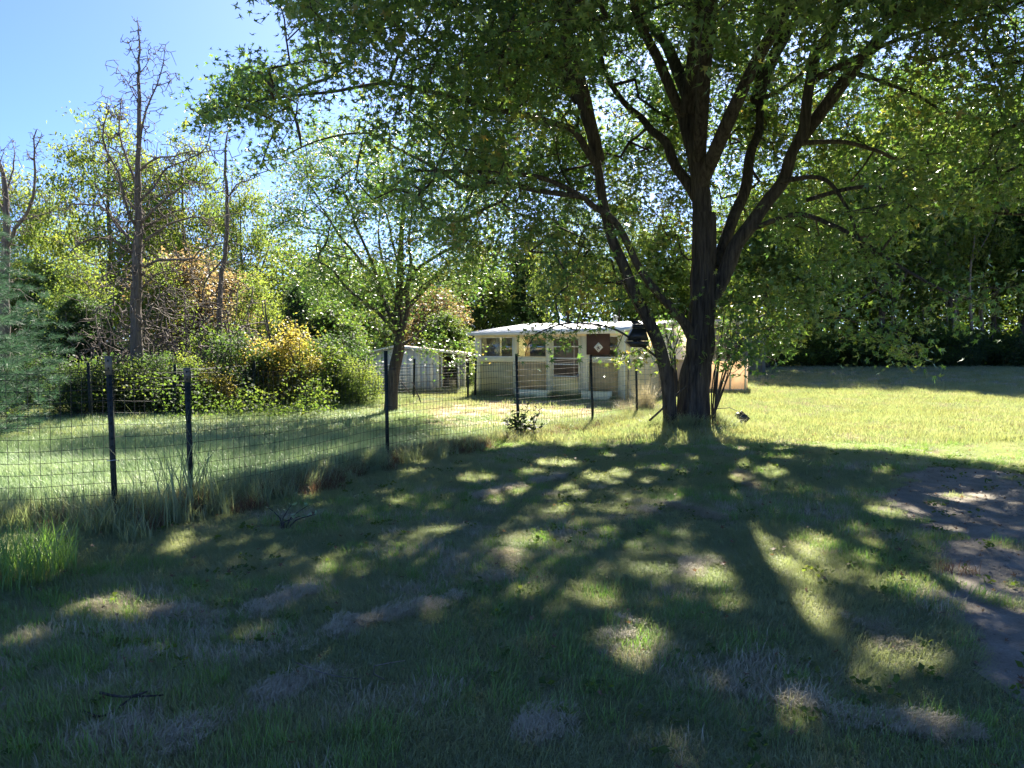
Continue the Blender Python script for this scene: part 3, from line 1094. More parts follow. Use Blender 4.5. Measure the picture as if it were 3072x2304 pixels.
plant('dense2', 2980, 420, 44, 'tall green tree near the right edge of the photo', 'leafy_tree', group=RW, wide=.8)
plant('dense', 3090, 330, 43, 'tall green tree cut by the right edge of the photo', 'leafy_tree', group=RW, wide=.9)
SL = 'slender trunks in the right wood'
for i in range(26):
    px_ = 2690 + i * 19 + random.uniform(-8, 8)
    plant(random.choice(['slender', 'slender2']), px_, random.uniform(280, 460), random.uniform(40, 50), 'slender bare-trunked tree standing in the dark wood beyond the right lawn', 'slender_tree', group=SL, wide=random.uniform(.7, 1.0))
for i in range(12):
    plant(random.choice(['slender', 'slender2', 'slender']), 2230 + i * 40 + random.uniform(-12, 12), random.uniform(560, 760), random.uniform(46, 58), 'slender tree deep in the wood right of the maple trunk', 'slender_tree', group='slender trees deep in the wood', wide=.9)
MID = 'small trees and saplings behind the fence'
plant('orange', 560, 745, 30, 'orange-leaved small tree right of the dead tree trunk', 'small_tree', group=MID)
plant('orange', 660, 800, 33, 'orange-brown small tree behind the slender snag', 'small_tree', group=MID)
plant('orange', 1300, 850, 36, 'yellow-orange small tree between the leaning tree and the house', 'small_tree', group=MID)
plant('thin', 480, 760, 28, 'pale thin sapling beside the dead tree trunk', 'small_tree', group=MID)
plant('thin', 240, 740, 27, 'green sapling rising behind the pine', 'small_tree', group=MID)
plant('thin', 780, 800, 29, 'thin pale green sapling above the yellow bush', 'small_tree', group=MID)
plant('thin', 960, 850, 30, 'thin sapling left of the leaning tree', 'small_tree', group=MID)
plant('dense', 130, 780, 30, 'dark green small tree behind the pine boughs', 'small_tree', group=MID, wide=1.3)
plant('dark', 250, 880, 25, 'very dark small tree right of the pine', 'small_tree', group=MID, wide=1.5)
plant('dark', 905, 840, 27, 'dark bushy conifer behind the yellow bush', 'small_tree', group=MID, wide=.9)
plant('dense2', 1000, 900, 28, 'round grey-green small tree left of the shed', 'small_tree', group=MID, wide=1.4)
plant('dense', 1110, 930, 34, 'low green tree just above the shed roof', 'small_tree', group=MID, wide=1.5)
plant('dense2', 1330, 930, 34, 'low green tree in the gap between shed and house', 'small_tree', group=MID, wide=1.5)
BS = 'bushes along the back of the left lawn'
for kind, px_, top, Y, lab in [('dshrub', 215, 1090, 17.8, 'dark shaded bush beside the pine'), ('gshrub', 300, 1070, 18.2, 'green bush left of the dead tree foot'), ('gshrub', 390, 1075, 18.6, 'sunlit leafy bush at the foot of the dead tree'),
                               ('dshrub', 480, 1060, 18.8, 'green bush right of the dead tree foot'), ('gshrub2', 565, 1060, 19.3, 'yellow-green bush behind the second fence post'), ('yshrub', 640, 1060, 19.2, 'low yellow-leaved bush behind the second fence post'),
                               ('dshrub', 715, 1000, 20.5, 'grey-green bush left of the tall yellow bush'), ('yshrub', 835, 905, 21, 'tall bright yellow bush in the middle of the hedge'), ('yshrub', 790, 960, 21.8, 'yellow-orange bush leaning on the tall yellow bush'),
                               ('yshrub', 905, 1020, 20.6, 'low golden bush right of the tall yellow bush'), ('gshrub', 960, 1010, 21.5, 'green bush between yellow bush and shed'), ('dshrub', 1020, 1000, 22.5, 'dark green bush left of the shed'),
                               ('gshrub2', 1075, 1075, 21, 'light green bush in front of the shed corner'), ('gshrub', 640, 960, 23, 'tall green bush behind the orange leaves'), ('bare', 560, 850, 21, 'leafless brambly bush with grey twigs right of the dead tree'),
                               ('bare', 690, 830, 22, 'leafless grey bush below the slender snag'), ('bare', 450, 870, 20.5, 'leafless twiggy bush hugging the dead tree trunk'), ('bare', 330, 900, 21, 'leafless twiggy bush left of the dead tree trunk'),
                               ('gshrub', 1390, 1080, 30, 'low green bush in the gap beside the house'), ('dshrub', 100, 1060, 19, 'dark bush behind the pine at the left edge')]:
    plant(kind, px_, top, Y, lab, 'bush', 'bush', BS, wide=1.05)
RB = 'bushes below the right wood'
for i in range(13):
    px_ = 2270 + i * 68
    plant(['dshrub', 'gshrub', 'gshrub2'][i % 3], px_, 1010 - random.uniform(0, 60), 39.5 + random.uniform(-.8, 1.5), ['dark', 'mid-green', 'light green'][i % 3] + ' low leafy bush at the shaded foot of the right wood', 'bush', 'bush', RB, wide=1.5)

# ---- far wood: the mass between and behind the trees
def leaf_mass(name, N, seed, xr, yr, zf, mat, size, clump=.5, thr=.35, label=None):
    rg = np.random.default_rng(seed)
    x = rg.uniform(*xr, N)
    y = rg.uniform(*yr, N)
    z = rg.uniform(0, 1, N) ** 1.15
    top = zf(x, y)
    z = z * top
    k = noise(x * clump, y * clump, z * clump, seed) > thr
    pos = np.stack([x, y, z + ground_h(x, y)], -1)[k]
    n = len(pos)
    R = rotmats(n, rg, rg.normal(-.4, .6, n))
    V, F = scatter_template(DIA_T * [1.3, 1, 1], DIA_F, pos, R, rg.uniform(.6, 1.3, n) * size)
    return stuff(link(name, np_mesh(name, V, F), MAT[mat]), label, 'foliage')


leaf_mass('far_wood', 70000, 60, (-48, 14), (46, 56), lambda x, y: 5.2 + 3.0 * noise(x * .25, y * .2, 0, 61), 'dark_leaf', .36, .35, .3, 'dense green wood closing the view behind the left lawn and house')
leaf_mass('far_wood', 52000, 62, (10, 60), (50, 62), lambda x, y: 6.0 + 3 * noise(x * .25, y * .2, 0, 61), 'green_leaf', .34, .35, .3, 'dense dark wood behind the slender trunks on the right')
leaf_mass('undergrowth', 26000, 63, (-17, -4.4), (17.0, 21.5), lambda x, y: .15 + 1.5 * noise(x * 1.3, y * 1.3, 0, 64) ** 1.6, 'green_leaf', .075, 1.2, .35, 'low leafy weeds along the back fence of the left lawn')
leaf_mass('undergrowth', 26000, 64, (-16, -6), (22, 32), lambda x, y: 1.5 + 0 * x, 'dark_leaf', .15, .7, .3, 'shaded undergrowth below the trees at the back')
leaf_mass('undergrowth', 42000, 66, (9.5, 48), (44, 47.5), lambda x, y: 3.0 + 3.0 * noise(x * .5, y * .5, 0, 69), 'green_leaf', .22, .7, .25, 'tangled brush under the slender trunks of the right wood')
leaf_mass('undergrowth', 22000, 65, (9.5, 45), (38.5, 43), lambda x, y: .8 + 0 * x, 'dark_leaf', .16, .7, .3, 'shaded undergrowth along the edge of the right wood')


# ---- dead trees drawn from their outlines
def dead_tree(label, Y, trunk, tr, limbs, seed, twigs, base_px, group=None):
    b = P(*base_px, Y)
    b[2] = gz(b[0], Y)
    t = thing('dead_tree', label, 'tree', tuple(b), 0, group)
    rg = np.random.default_rng(seed)
    sk = Skel()
    pxm = FPX / Y
    tp = np.array([P(*q, Y) for q in trunk])
    tp[0, 2] = b[2] - .2
    w = resample(np.concatenate([tp, (np.array(tr) / pxm)[:, None]], 1), .2)
    w[1:-1, :3] += rg.normal(size=(len(w) - 2, 3)) * .012
    mb = MB()
    mb.tube(w[:, :3] - b, w[:, 3] * (1 + .15 * (rg.uniform(size=len(w)) - .5)), 9)
    mb.build('trunk', MAT['dead_bark'], t, True)
    sk.chain(w[:, :3], w[:, 3])
    for l, r0, r1, dy in limbs:
        p = np.array([P(*q, Y + dy * i / max(1, len(l) - 1)) for i, q in enumerate(l)])
        w = resample(np.concatenate([p, (np.linspace(r0 * .62, r1 * .55, len(l)) / pxm)[:, None]], 1), .2)
        w[1:, :3] += rg.normal(size=(len(w) - 1, 3)) * .012
        mb = MB()
        mb.tube(w[:, :3] - b, w[:, 3], 6)
        mb.build('limb', MAT['dead_bark'], t, True)
        sk.chain(w[:, :3], w[:, 3], sk.nearest(w[0, :3]))
    A = np.array(sk.p)
    R_ = np.array(sk.r)
    zlo = b[2] + .8
    cand = np.where(A[:, 2] > zlo)[0]
    pick = rg.choice(cand, twigs)
    d = rg.normal(size=(twigs, 3))
    d /= np.linalg.norm(d, axis=1)[:, None]
    hh = (A[pick, 2] - b[2]) / (A[:, 2].max() - b[2])
    c = A[pick] + d * (rg.uniform(.2, 1.25, twigs) * (1.15 - hh))[:, None]
    sk.grow(c, .22, rg, .16, .1, .0055, .34)
    bi = np.arange(sk.n0, len(sk.A))
    _f = frusta('branches', sk.A[sk.PAR[bi]] - b, sk.A[bi] - b, np.minimum(sk.R[sk.PAR[bi]], sk.R[bi] * 1.3), sk.R[bi], MAT['dead_bark'], t, 5, 3, .02)
    stuff(_f)
    return t


z = lambda l: [(a / 1.659, 300 + c / 1.659) for a, c in l]
dead_tree('tall dead tree with thick grey trunk and bare upswept branches against the sky', 19.0,
          z([(680, 1640), (680, 1200), (682, 900), (690, 650), (686, 400), (692, 200), (692, 0)]) + [(415, 230), (418, 150), (412, 62)], [20, 18, 15, 12, 9, 7, 5.5, 4.5, 2.6, 1.2],
          [(z([(690, 650), (640, 580), (590, 370), (530, 250), (510, 190), (522, 110), (545, 35)]), 8, 2.5, -1.2), (z([(680, 420), (640, 310), (605, 200), (595, 120), (605, 0)]), 7, 3, .8),
           (z([(594, 100), (545, 5)]) , 2.5, 1.2, .2),
           (z([(700, 180), (720, 60), (752, 0)]) + [(470, 255), (490, 190), (492, 152)], 6, 1.8, -.6), ([(472, 258), (505, 245), (528, 230)], 2.8, 1.2, .3),
           ([(416, 225), (440, 200), (455, 155)], 3, 1.2, .4), ([(414, 190), (395, 150), (381, 125)], 3, 1.2, -.4), ([(412, 300), (380, 240), (350, 205)], 3, 1.2, .5),
           (z([(700, 620), (760, 550), (870, 460), (950, 410), (1060, 420)]), 8, 2, -1.2), (z([(700, 640), (780, 600), (850, 560), (950, 535)]), 7, 2, 1.2),
           (z([(720, 700), (800, 650), (870, 605), (1000, 580), (1060, 600)]), 8, 2, .6), (z([(720, 830), (800, 795), (940, 795), (1000, 745), (1160, 695)]), 7, 2.4, -1.5),
           (z([(660, 770), (560, 690), (480, 680), (400, 710), (340, 765)]), 7, 2, -1.0), (z([(650, 700), (600, 640), (540, 560), (500, 530), (420, 520), (350, 515), (325, 545)]), 8, 2.5, 1.0),
           (z([(600, 655), (530, 540), (500, 480), (470, 420)]), 5, 1.8, -.8), (z([(700, 500), (760, 440), (830, 340), (950, 290), (1020, 240), (1052, 130)]), 7, 1.8, 1.4),
           (z([(700, 350), (760, 295), (870, 280), (960, 258), (1120, 248)]), 6, 1.8, -1.2), (z([(690, 560), (630, 500), (600, 430), (560, 330), (510, 270)]), 6, 1.8, .5),
           (z([(670, 900), (600, 890), (540, 920), (500, 1000)]), 5, 1.5, -.8), (z([(700, 950), (770, 880), (860, 850), (960, 870)]), 5, 1.5, .7), (z([(680, 1080), (640, 1130), (590, 1200)]), 5, 2, .4),
           (z([(700, 1130), (740, 1060), (790, 980), (850, 960)]), 5, 1.5, -.5), (z([(700, 860), (760, 900), (840, 940), (900, 1010)]), 4, 1.2, .8), (z([(680, 820), (620, 850), (560, 860), (470, 900)]), 4, 1.2, .5)],
          3, 3800, (410, 1285))
dead_tree('forked dead tree with ragged dark branches at the left edge above the pine', 22.0,
          z([(25, 1300), (25, 900), (35, 600), (30, 480), (22, 380), (-5, 300)]), [15, 13, 10, 8, 6, 2.5],
          [(z([(30, 740), (80, 640), (130, 570), (165, 480), (175, 350), (170, 250), (182, 150)]), 11, 3, -1), (z([(172, 250), (205, 172)]), 3, 1.5, 0), (z([(170, 300), (135, 270)]), 3, 1.5, .3),
           (z([(30, 620), (100, 600), (200, 575), (300, 550)]), 5, 1.5, -.8), (z([(30, 480), (60, 350), (75, 270), (60, 200)]), 5, 1.5, .8), (z([(22, 400), (0, 320), (20, 260)]), 5, 1.5, -.4),
           (z([(30, 560), (-30, 480), (-60, 400)]), 6, 2, .2)], 4, 900, (15, 1240))
dead_tree('slender dead snag with a broken top right of the tall dead tree', 23.0,
          z([(1090, 1500), (1092, 1110), (1100, 900), (1128, 700), (1130, 480), (1120, 330), (1137, 155)]), [8, 7.5, 7, 6, 5, 4, 1.6],
          [(z([(1140, 480), (1175, 420), (1240, 400), (1290, 375)]), 4, 1.5, -.4), (z([(1135, 480), (1180, 440), (1200, 400)]), 3, 1.5, .4), (z([(1100, 830), (1170, 790), (1250, 760)]), 4, 1.5, .5),
           (z([(1110, 800), (1040, 870), (1010, 960), (1030, 1080)]), 5, 3, .3), (z([(1137, 190), (1180, 170), (1200, 190)]), 1.8, 1, .2), (z([(1128, 700), (1080, 640), (1040, 600)]), 3, 1.2, -.3)],
          6, 600, (655, 1230))

# ---- the leaning small tree by the shed
LY = 19.2
b = P(1172, 1240, LY)
b[2] = gz(b[0], LY)
lt = thing('small_tree', 'thin-crowned tree with leaning dark trunk growing in front of the white shed', 'tree', tuple(b))
w_ = lambda l: [(600 + a / 2.074, 500 + c / 2.074) for a, c in l]
SK2 = Skel()
pm = FPX / LY


def limb2(name, l, r0, r1, dy, sides=8):
    p = np.array([P(*q, LY + dy * i / max(1, len(l) - 1)) for i, q in enumerate(w_(l))])
    w = resample(np.concatenate([p, (np.linspace(r0, r1, len(l)) / pm)[:, None]], 1), .15)
    mb = MB()
    rr = w[:, 3] * (1 + .16 * (noise(np.arange(len(w)) * .6, 0 * w[:, 3], 0, 91) - .5))
    mb.tube(w[:, :3] - b, rr, sides)
    mb.build(name, MAT['maple_bark'], lt, True)
    SK2.chain(w[::2, :3], w[::2, 3], SK2.nearest(w[0, :3]) if len(SK2.p) else -1)


limb2('trunk', [(1182, 1560), (1188, 1500), (1195, 1400), (1212, 1250), (1238, 1130), (1240, 1000), (1236, 850), (1245, 700), (1245, 600), (1250, 500), (1262, 300), (1280, 160), (1290, 40)], 22, 4, .3, 12)
for l, r0, r1, dy in [([(1225, 1040), (1100, 900), (1010, 840), (900, 740), (820, 640), (700, 570)], 7, 2, -1), ([(1225, 990), (1120, 790), (1080, 680), (1000, 600), (900, 560), (820, 540), (700, 480)], 9, 2, .8),
                      ([(1130, 800), (1090, 660), (1060, 570), (1020, 480), (960, 340), (940, 230)], 7, 1.8, -.6), ([(1088, 690), (980, 560), (870, 430), (780, 290), (745, 240)], 6, 1.6, .6),
                      ([(1245, 1080), (1290, 900), (1290, 750), (1312, 600), (1300, 450), (1330, 200)], 9, 2, -.8), ([(1300, 870), (1400, 760), (1500, 650), (1600, 560), (1680, 500)], 8, 2, .8),
                      ([(1262, 800), (1340, 650), (1450, 570), (1600, 480), (1700, 400)], 7, 2, -.9), ([(1236, 850), (1180, 700), (1130, 560), (1110, 400), (1130, 250)], 6, 1.6, 1), ([(1245, 640), (1200, 480), (1160, 300), (1080, 160)], 5, 1.5, .4),
                      ([(1230, 1130), (1330, 1060), (1420, 980), (1470, 930)], 5, 1.5, .5)]:
    limb2('limb', l, r0, r1, dy, 7)
rg2 = np.random.default_rng(8)
cl = []
while len(cl) < 900:
    px_, py_ = rg2.uniform(800, 1520), rg2.uniform(330, 1010)
    q = ((px_ - 1160) / 360) ** 2 + ((py_ - 640) / 350) ** 2
    if q < 1 and (py_ < 880 or rg2.uniform() < .25) and (noise(np.array([px_ / 60]), np.array([py_ / 60]), 0, 5)[0] > .36):
        cl.append(P(px_, py_, LY + rg2.normal() * 1.0))
for q in [(1130, 985), (1150, 1000), (1330, 1030), (1300, 1045), (1270, 1035), (1400, 1075), (1110, 1045), (1360, 1065)]:
    for _ in range(3):
        cl.append(P(q[0] + rg2.normal() * 12, q[1] + rg2.normal() * 8, LY - .6 + rg2.normal() * .2))
cl = np.array(cl)
SK2.grow(cl, .25, rg2, .12, .06, .0045, .5)
bi = np.arange(SK2.n0, len(SK2.A))
_f = frusta('branches', SK2.A[SK2.PAR[bi]] - b, SK2.A[bi] - b, np.minimum(SK2.R[SK2.PAR[bi]], SK2.R[bi] * 1.3), SK2.R[bi], MAT['maple_bark'], lt, 5, 3, .02)
stuff(_f)
pos = np.repeat(cl, 42, 0) + rg2.normal(size=(len(cl) * 42, 3)) * .24
n = len(pos)
V, F = scatter_template(MAPLE_T, MAPLE_F, pos - b, rotmats(n, rg2, rg2.normal(-.5, .5, n)), rg2.uniform(.05, .085, n))
stuff(link('foliage', np_mesh('foliage', V, F), MAT['maple_leaf'], lt))


# ---- white pines at the left edge
def pine(x, Y, H, label, seed, n_whorl, zmin=.3, spread=3.0, nneed=15, nl=.125):
    rg = np.random.default_rng(seed)
    z0 = gz(x, Y)
    t = thing('pine_tree', label, 'tree', (x, Y, z0))
    mb = MB()
    mb.tube([(0, 0, -.2), (0.03, 0, H * .5), (0, .03, H)], [.13, .08, .015], 8)
    mb.build('trunk', MAT['tree_bark'], t, True)
    A, B, RA, RB = [], [], [], []
    tufts, tdir = [], []
    for k in range(n_whorl):
        zz = zmin + (H - zmin) * (k / n_whorl) + rg.uniform(-.1, .1)
        L = spread * (1 - zz / H) ** .75 * rg.uniform(.8, 1.1) + .2
        for j in range(7):
            a = j / 7 * 6.283 + rg.uniform(-.3, .3)
            dr = np.array([math.cos(a), math.sin(a), .05])
            prev = np.array([0, 0, zz])
            m = max(3, int(L / .25))
            for i in range(1, m + 1):
                f = i / m
                q = np.array([0, 0, zz]) + dr * L * f + [0, 0, L * (.10 * f + .22 * f * f * f) - .12 * L * math.sin(f * 3.1)]
                q += rg.normal(size=3) * .015
                A.append(prev); B.append(q)
                RA.append(.022 * (1.05 - f)); RB.append(.020 * (1.0 - f) + .003)
                if f > .2:
                    for side in (-1, 1):
                        ls = L * .35 * (1.1 - f) * rg.uniform(.6, 1.1) + .12
                        sd = np.array([-dr[1] * side, dr[0] * side, 0]) * .75 + dr * .7 + [0, 0, .1]
                        e = q + sd * ls
                        A.append(q); B.append(e); RA.append(.007); RB.append(.003)
                        mm = max(2, int(ls / .065))
                        for u in range(1, mm + 1):
                            tufts.append(q + (e - q) * u / mm); tdir.append(sd)
                tufts.append(q); tdir.append(dr)
                prev = q
    _f = frusta('branches', np.array(A), np.array(B), np.array(RA), np.array(RB), MAT['tree_bark'], t, 5, 3, .03)
    stuff(_f)
    tufts, tdir = np.array(tufts), np.array(tdir)
    n = len(tufts) * nneed
    p0 = np.repeat(tufts, nneed, 0) + rg.normal(size=(n, 3)) * .012
    d = np.repeat(tdir, nneed, 0) * .75 + rg.normal(size=(n, 3)) * .55
    d[:, 2] += .12
    d /= np.linalg.norm(d, axis=1)[:, None]
    s = np.cross(d, rg.normal(size=(n, 3)))
    s /= np.linalg.norm(s, axis=1)[:, None]
    ln = nl * rg.uniform(.7, 1.15, n)[:, None]
    V = np.stack([p0 - s * .0042, p0 + s * .0042, p0 + d * ln], 1).reshape(-1, 3)
    F = np.arange(n * 3).reshape(-1, 3)
    stuff(link('foliage', np_mesh('foliage', V, [F]), MAT['needle'], t))
    return t


pine(-9.4, 12.0, 3.4, 'young blue-green pine with soft needles cut by the left edge of the photo', 5, 11, .2, 2.05, 16, .16)
pine(-12.4, 17.5, 5.2, 'taller pine behind the young pine at the left edge', 6, 17, .5, 2.2, 12, .16)
#@@NEXT2
# ------------------------------------------------------------------ house
flat_mat('roof_metal', (.80, .80, .80), .35, .0, .06, 3)
flat_mat('pale_wood', (.82, .77, .56), .7, 0, .10, 6, bump=.3, stretch=(1, 1, .2))
flat_mat('cream_wood', (.88, .73, .47), .7, 0, .10, 6, bump=.3)
flat_mat('tan_wall', (.74, .54, .34), .8, 0, .10, 3)
flat_mat('film_panel', (.86, .68, .42), .4, 0, .24, 3.5, trans=.45)
flat_mat('green_film', (.78, .74, .50), .4, 0, .14, 2.5, trans=.45)
flat_mat('door_panel', (.88, .70, .36), .6, 0, .12, 3)
flat_mat('white_paint', (.78, .77, .74), .5, 0, .05, 8)
flat_mat('brown_board', (.085, .045, .035), .6, 0, .15, 10)
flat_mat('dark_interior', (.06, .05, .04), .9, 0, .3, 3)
flat_mat('screen_dark', (.16, .12, .085), .6, 0, .15, 12)
flat_mat('yellow_paint', (.62, .52, .06), .6, 0, .1, 8)
flat_mat('blue_grey', (.13, .17, .20), .4, 0, .2, 5)
flat_mat('curtain', (.50, .40, .34), .8, 0, .12, 8, stretch=(3, 3, .3), trans=.3)
flat_mat('dark_green_metal', (.018, .026, .024), .55, .3, .4, 14)
flat_mat('tan_metal', (.16, .14, .10), .6, .2, .25, 14)
flat_mat('wire', (.02, .023, .022), .5, .2, .2, 10)
flat_mat('black_plastic', (.015, .015, .016), .4, 0, .2, 10)
flat_mat('shed_white', (.78, .79, .80), .6, 0, .08, 4, stretch=(6, 1, .5))
flat_mat('rust_cream', (.50, .38, .30), .6, 0, .2, 3)
flat_mat('grey_wood', (.15, .15, .12), .8, 0, .2, 7, stretch=(1, 1, .2))
flat_mat('peach_panel', (.80, .66, .50), .6, 0, .12, 3, trans=.5)
flat_mat('grey_paint', (.32, .33, .33), .7, 0, .12, 4)
flat_mat('red_rubber', (.25, .05, .04), .5, 0, .2, 10)
flat_mat('silver', (.5, .5, .52), .3, .9, .1, 8)
glass_mat('glass', (.75, .78, .76), .16)

HA = P(1428, 1190, 26.0)[:2]
HB = P(1864, 1207, 22.9)[:2]
hd = np.array([HB[0] - HA[0], HB[1] - HA[1]])
HW = float(np.linalg.norm(hd))
hd /= HW
hn = np.array([-hd[1], hd[0]])          # into the house
hrot = math.atan2(hd[1], hd[0])
HZ = min(gz(*HA), gz(*HB))
house = thing('house', 'small cream house with white metal roof and glazed porch behind the wire fence', 'house', (HA[0], HA[1], HZ), hrot)


def fpx(px, py, v=0.0):
    """photograph pixel -> (u, z) on the porch front moved v into the house"""
    d = ray(px, py)
    o = np.array([0, 0, CAM_H])
    n = np.array([hn[0], hn[1], 0])
    a = np.array([HA[0] + hn[0] * v, HA[1] + hn[1] * v, 0])
    t = ((a - o) @ n) / (d @ n)
    q = o + d * t
    return float((q[:2] - HA) @ hd), float(q[2] - HZ)


def fbox(name, mat, px0, py0, px1, py1, v0, v1, parent=house, label=None):
    """box filling a rectangle of the facade"""
    u0 = fpx(px0, (py0 + py1) / 2)[0]
    u1 = fpx(px1, (py0 + py1) / 2)[0]
    zt = fpx((px0 + px1) / 2, py0)[1]
    zb = fpx((px0 + px1) / 2, py1)[1]
    o = MB().box(u0, u1, v0, v1, zb, zt).build(name, MAT[mat], parent)
    if label:
        o['label'] = label
    return o


ZE = fpx(1428, 1003)[1]                 # eave height
ZR = ZE + .44
PD = 3.0                                # porch depth
# posts
uposts = []
for a, b_ in ((1427, 1441), (1540, 1551), (1640, 1653), (1743, 1766), (1856, 1872)):
    u0, u1 = fpx(a, 1100)[0], fpx(b_, 1100)[0]
    MB().box(u0, u1, -.03, .09, -.15, ZE - .02).build('post', MAT['pale_wood'], house)
    uposts.append((u0, u1))
U = uposts
ZS = fpx(1500, 1078)[1]                 # sill height
MB().box(-.02, HW + .05, -.045, .10, ZE - .10, ZE + .02).build('header', MAT['cream_wood'], house)
for i in (0, 1, 3):
    MB().box(U[i][1] - .005, U[i + 1][0] + .005, -.02, .07, ZS - .09, ZS + .07).build('sill', MAT['pale_wood'], house)
MB().box(-.03, HW, 0, .12, -.3, .10).build('base_beam', MAT['grey_wood'], house)
# lower panels of cloudy film on battens
for i, m in ((0, 'green_film'), (1, 'film_panel'), (3, 'film_panel')):
    MB().box(U[i][1] - .002, U[i + 1][0] + .002, .012, .02, .10, ZS - .088).build('film_panel', MAT[m], house)
    for k in (1, 2):
        x = U[i][1] + (U[i + 1][0] - U[i][1]) * k / 3
        MB().box(x - .02, x + .02, .03, .07, .10, ZS - .09).build('batten', MAT['cream_wood'], house)
bb = MB()
bb.bar((U[3][1] + .1, .05, ZS - .12), (U[3][1] + .45, .05, .3), .03)
bb.build('brace', MAT['cream_wood'], house)
# upper glazing
for i, (f0, f1) in enumerate((((U[0][1]), (U[1][0])), (U[1][1], U[2][0]), (U[3][1], U[4][0]))):
    w = MB()
    zb, zt = ZS + .068, ZE - .098
    w.box(f0, f0 + .035, -.01, .05, zb, zt).box(f1 - .035, f1, -.01, .05, zb, zt).box(f0 + .035, f1 - .035, -.01, .05, zt - .035, zt).box(f0 + .035, f1 - .035, -.01, .05, zb, zb + .035)
    wo = w.build('window', MAT['white_paint' if i != 1 else 'cream_wood'], house)
    MB().box(f0 + .033, f1 - .033, .018, .022, zb + .033, zt - .033).build('pane', MAT['glass'], wo)
# inside of the porch
MB().box(.05, HW - .05, PD - .1, PD, 0, ZE + .3).build('inner_wall', MAT['tan_wall'], house)
MB().box(-.02, HW, .1, PD, -.25, -.02).build('floor', MAT['grey_wood'], house)
fbox('curtain', 'curtain', 1446, 1012, 1478, 1070, .25, .28)
fbox('curtain', 'curtain', 1492, 1012, 1520, 1070, .25, .28)
fbox('jamb', 'white_paint', 1479, 1008, 1488, 1072, .16, .22)
fbox('yellow_strip', 'yellow_paint', 1523, 1008, 1532, 1072, .16, .19, label='bright yellow strip behind the first porch window')
fbox('inner_window_frame', 'white_paint', 1551, 1018, 1637, 1072, .80, .86)
fbox('inner_window', 'blue_grey', 1556, 1024, 1631, 1067, .77, .795, label='dark blue-grey inner window')
fbox('curtain', 'curtain', 1553, 1024, 1566, 1068, .72, .75)
fbox('yellow_strip', 'yellow_paint', 1843, 1008, 1850, 1066, .14, .17)
# storm door
du0, du1 = U[2][1] + .02, U[3][0] - .02
dz1 = ZE - .11
door = MB().box(du0, du0 + .07, -.01, .05, .02, dz1).box(du1 - .07, du1, -.01, .05, .02, dz1).box(du0 + .07, du1 - .07, -.01, .05, dz1 - .07, dz1).build('door', MAT['pale_wood'], house)
zk = fpx(1690, 1132)[1]
MB().box(du0 + .07, du1 - .07, 0, .03, .04, zk).build('kick_panel', MAT['door_panel'], door)
MB().box(du0 + .07, du1 - .07, .015, .03, zk + .04, dz1 - .07).build('screen', MAT['screen_dark'], door)
for yy in (1040, 1075, 1093, 1129):
    zz = fpx(1690, yy)[1]
    MB().box(du0 + .068, du1 - .068, -.018, .02, zz - .018, zz + .018).build('rail', MAT['white_paint'], door)
xm = (du0 + du1) / 2
MB().box(du1 - .26, du1 - .20, .004, .013, zk + .05, dz1 - .08).build('curtain', MAT['curtain'], door)
MB().box(xm - .008, xm + .008, .004, .013, zk + .05, fpx(1690, 1097)[1]).build('mullion', MAT['dark_interior'], door)
hm = MB()
zz = fpx(1736, 1128)[1]
hm.box(du1 - .10, du1 - .03, -.045, -.012, zz - .03, zz + .05).bar((du1 - .09, -.06, zz + .02), (du1 - .2, -.06, zz + .02), .022).bar((du1 - .065, -.03, zz), (du1 - .065, -.04, zz - .17), .016)
hm.build('handle', MAT['silver'], door)
# brown board with the white diamond
bo = fbox('board', 'brown_board', 1763, 1000, 1832, 1064, -.075, -.05, label='dark brown square board with a white diamond ornament')
cu, cz_ = fpx(1799, 1042)
r = .155
dm = MB()
dm.add([(cu, -.083, cz_ + r), (cu + r, -.083, cz_), (cu, -.083, cz_ - r), (cu - r, -.083, cz_), (cu, -.074, cz_ + r), (cu + r, -.074, cz_), (cu, -.074, cz_ - r), (cu - r, -.074, cz_)],
       [(3, 2, 1, 0), (0, 1, 5, 4), (1, 2, 6, 5), (2, 3, 7, 6), (3, 0, 4, 7)])
dmo = dm.build('diamond', MAT['white_paint'], bo)
om = MB()
for k in range(9):
    a = k * 2.4
    rr = .012 + .007 * k
    om.box(cu - .015 + math.cos(a) * rr, cu + .012 + math.cos(a) * rr, -.088, -.084, cz_ - .025 + math.sin(a) * rr, cz_ + .0 + math.sin(a) * rr)
stuff(om.build('pattern', MAT['brown_board'], bo))
fbox('board_trim', 'pale_wood', 1760, 996, 1835, 1000, -.08, -.045)
# side wall running back on the right, with battens and downspout
MB().box(HW - .10, HW, .10, PD, -.1, ZE + .04).build('side_wall', MAT['door_panel'], house)
for k, v in enumerate((.55, 1.05, 1.6, 2.1, 2.6)):
    MB().box(HW, HW + .022, v - .03, v + .03, -.1, ZE + .02).build('batten', MAT['cream_wood'], house)
dsp = MB()
dsp.tube([(HW + .07, PD - .25, ZE), (HW + .07, PD - .25, .3), (HW + .12, PD - .35, .1)], [.035] * 3, 8)
dsp.build('downspout', MAT['brown_board'], house)
MB().box(HW, HW + .03, .30, .36, 1.25, 1.42).build('electric_box', MAT['grey_wood'], house)
MB().box(-.02, .06, .10, PD, -.1, ZE + .02).build('side_wall', MAT['green_film'], house)
# main body of the house behind, to the right
MB().box(.3, HW - .1, PD + .02, PD + 3.4, -.2, ZE + .30).build('wall', MAT['cream_wood'], house)
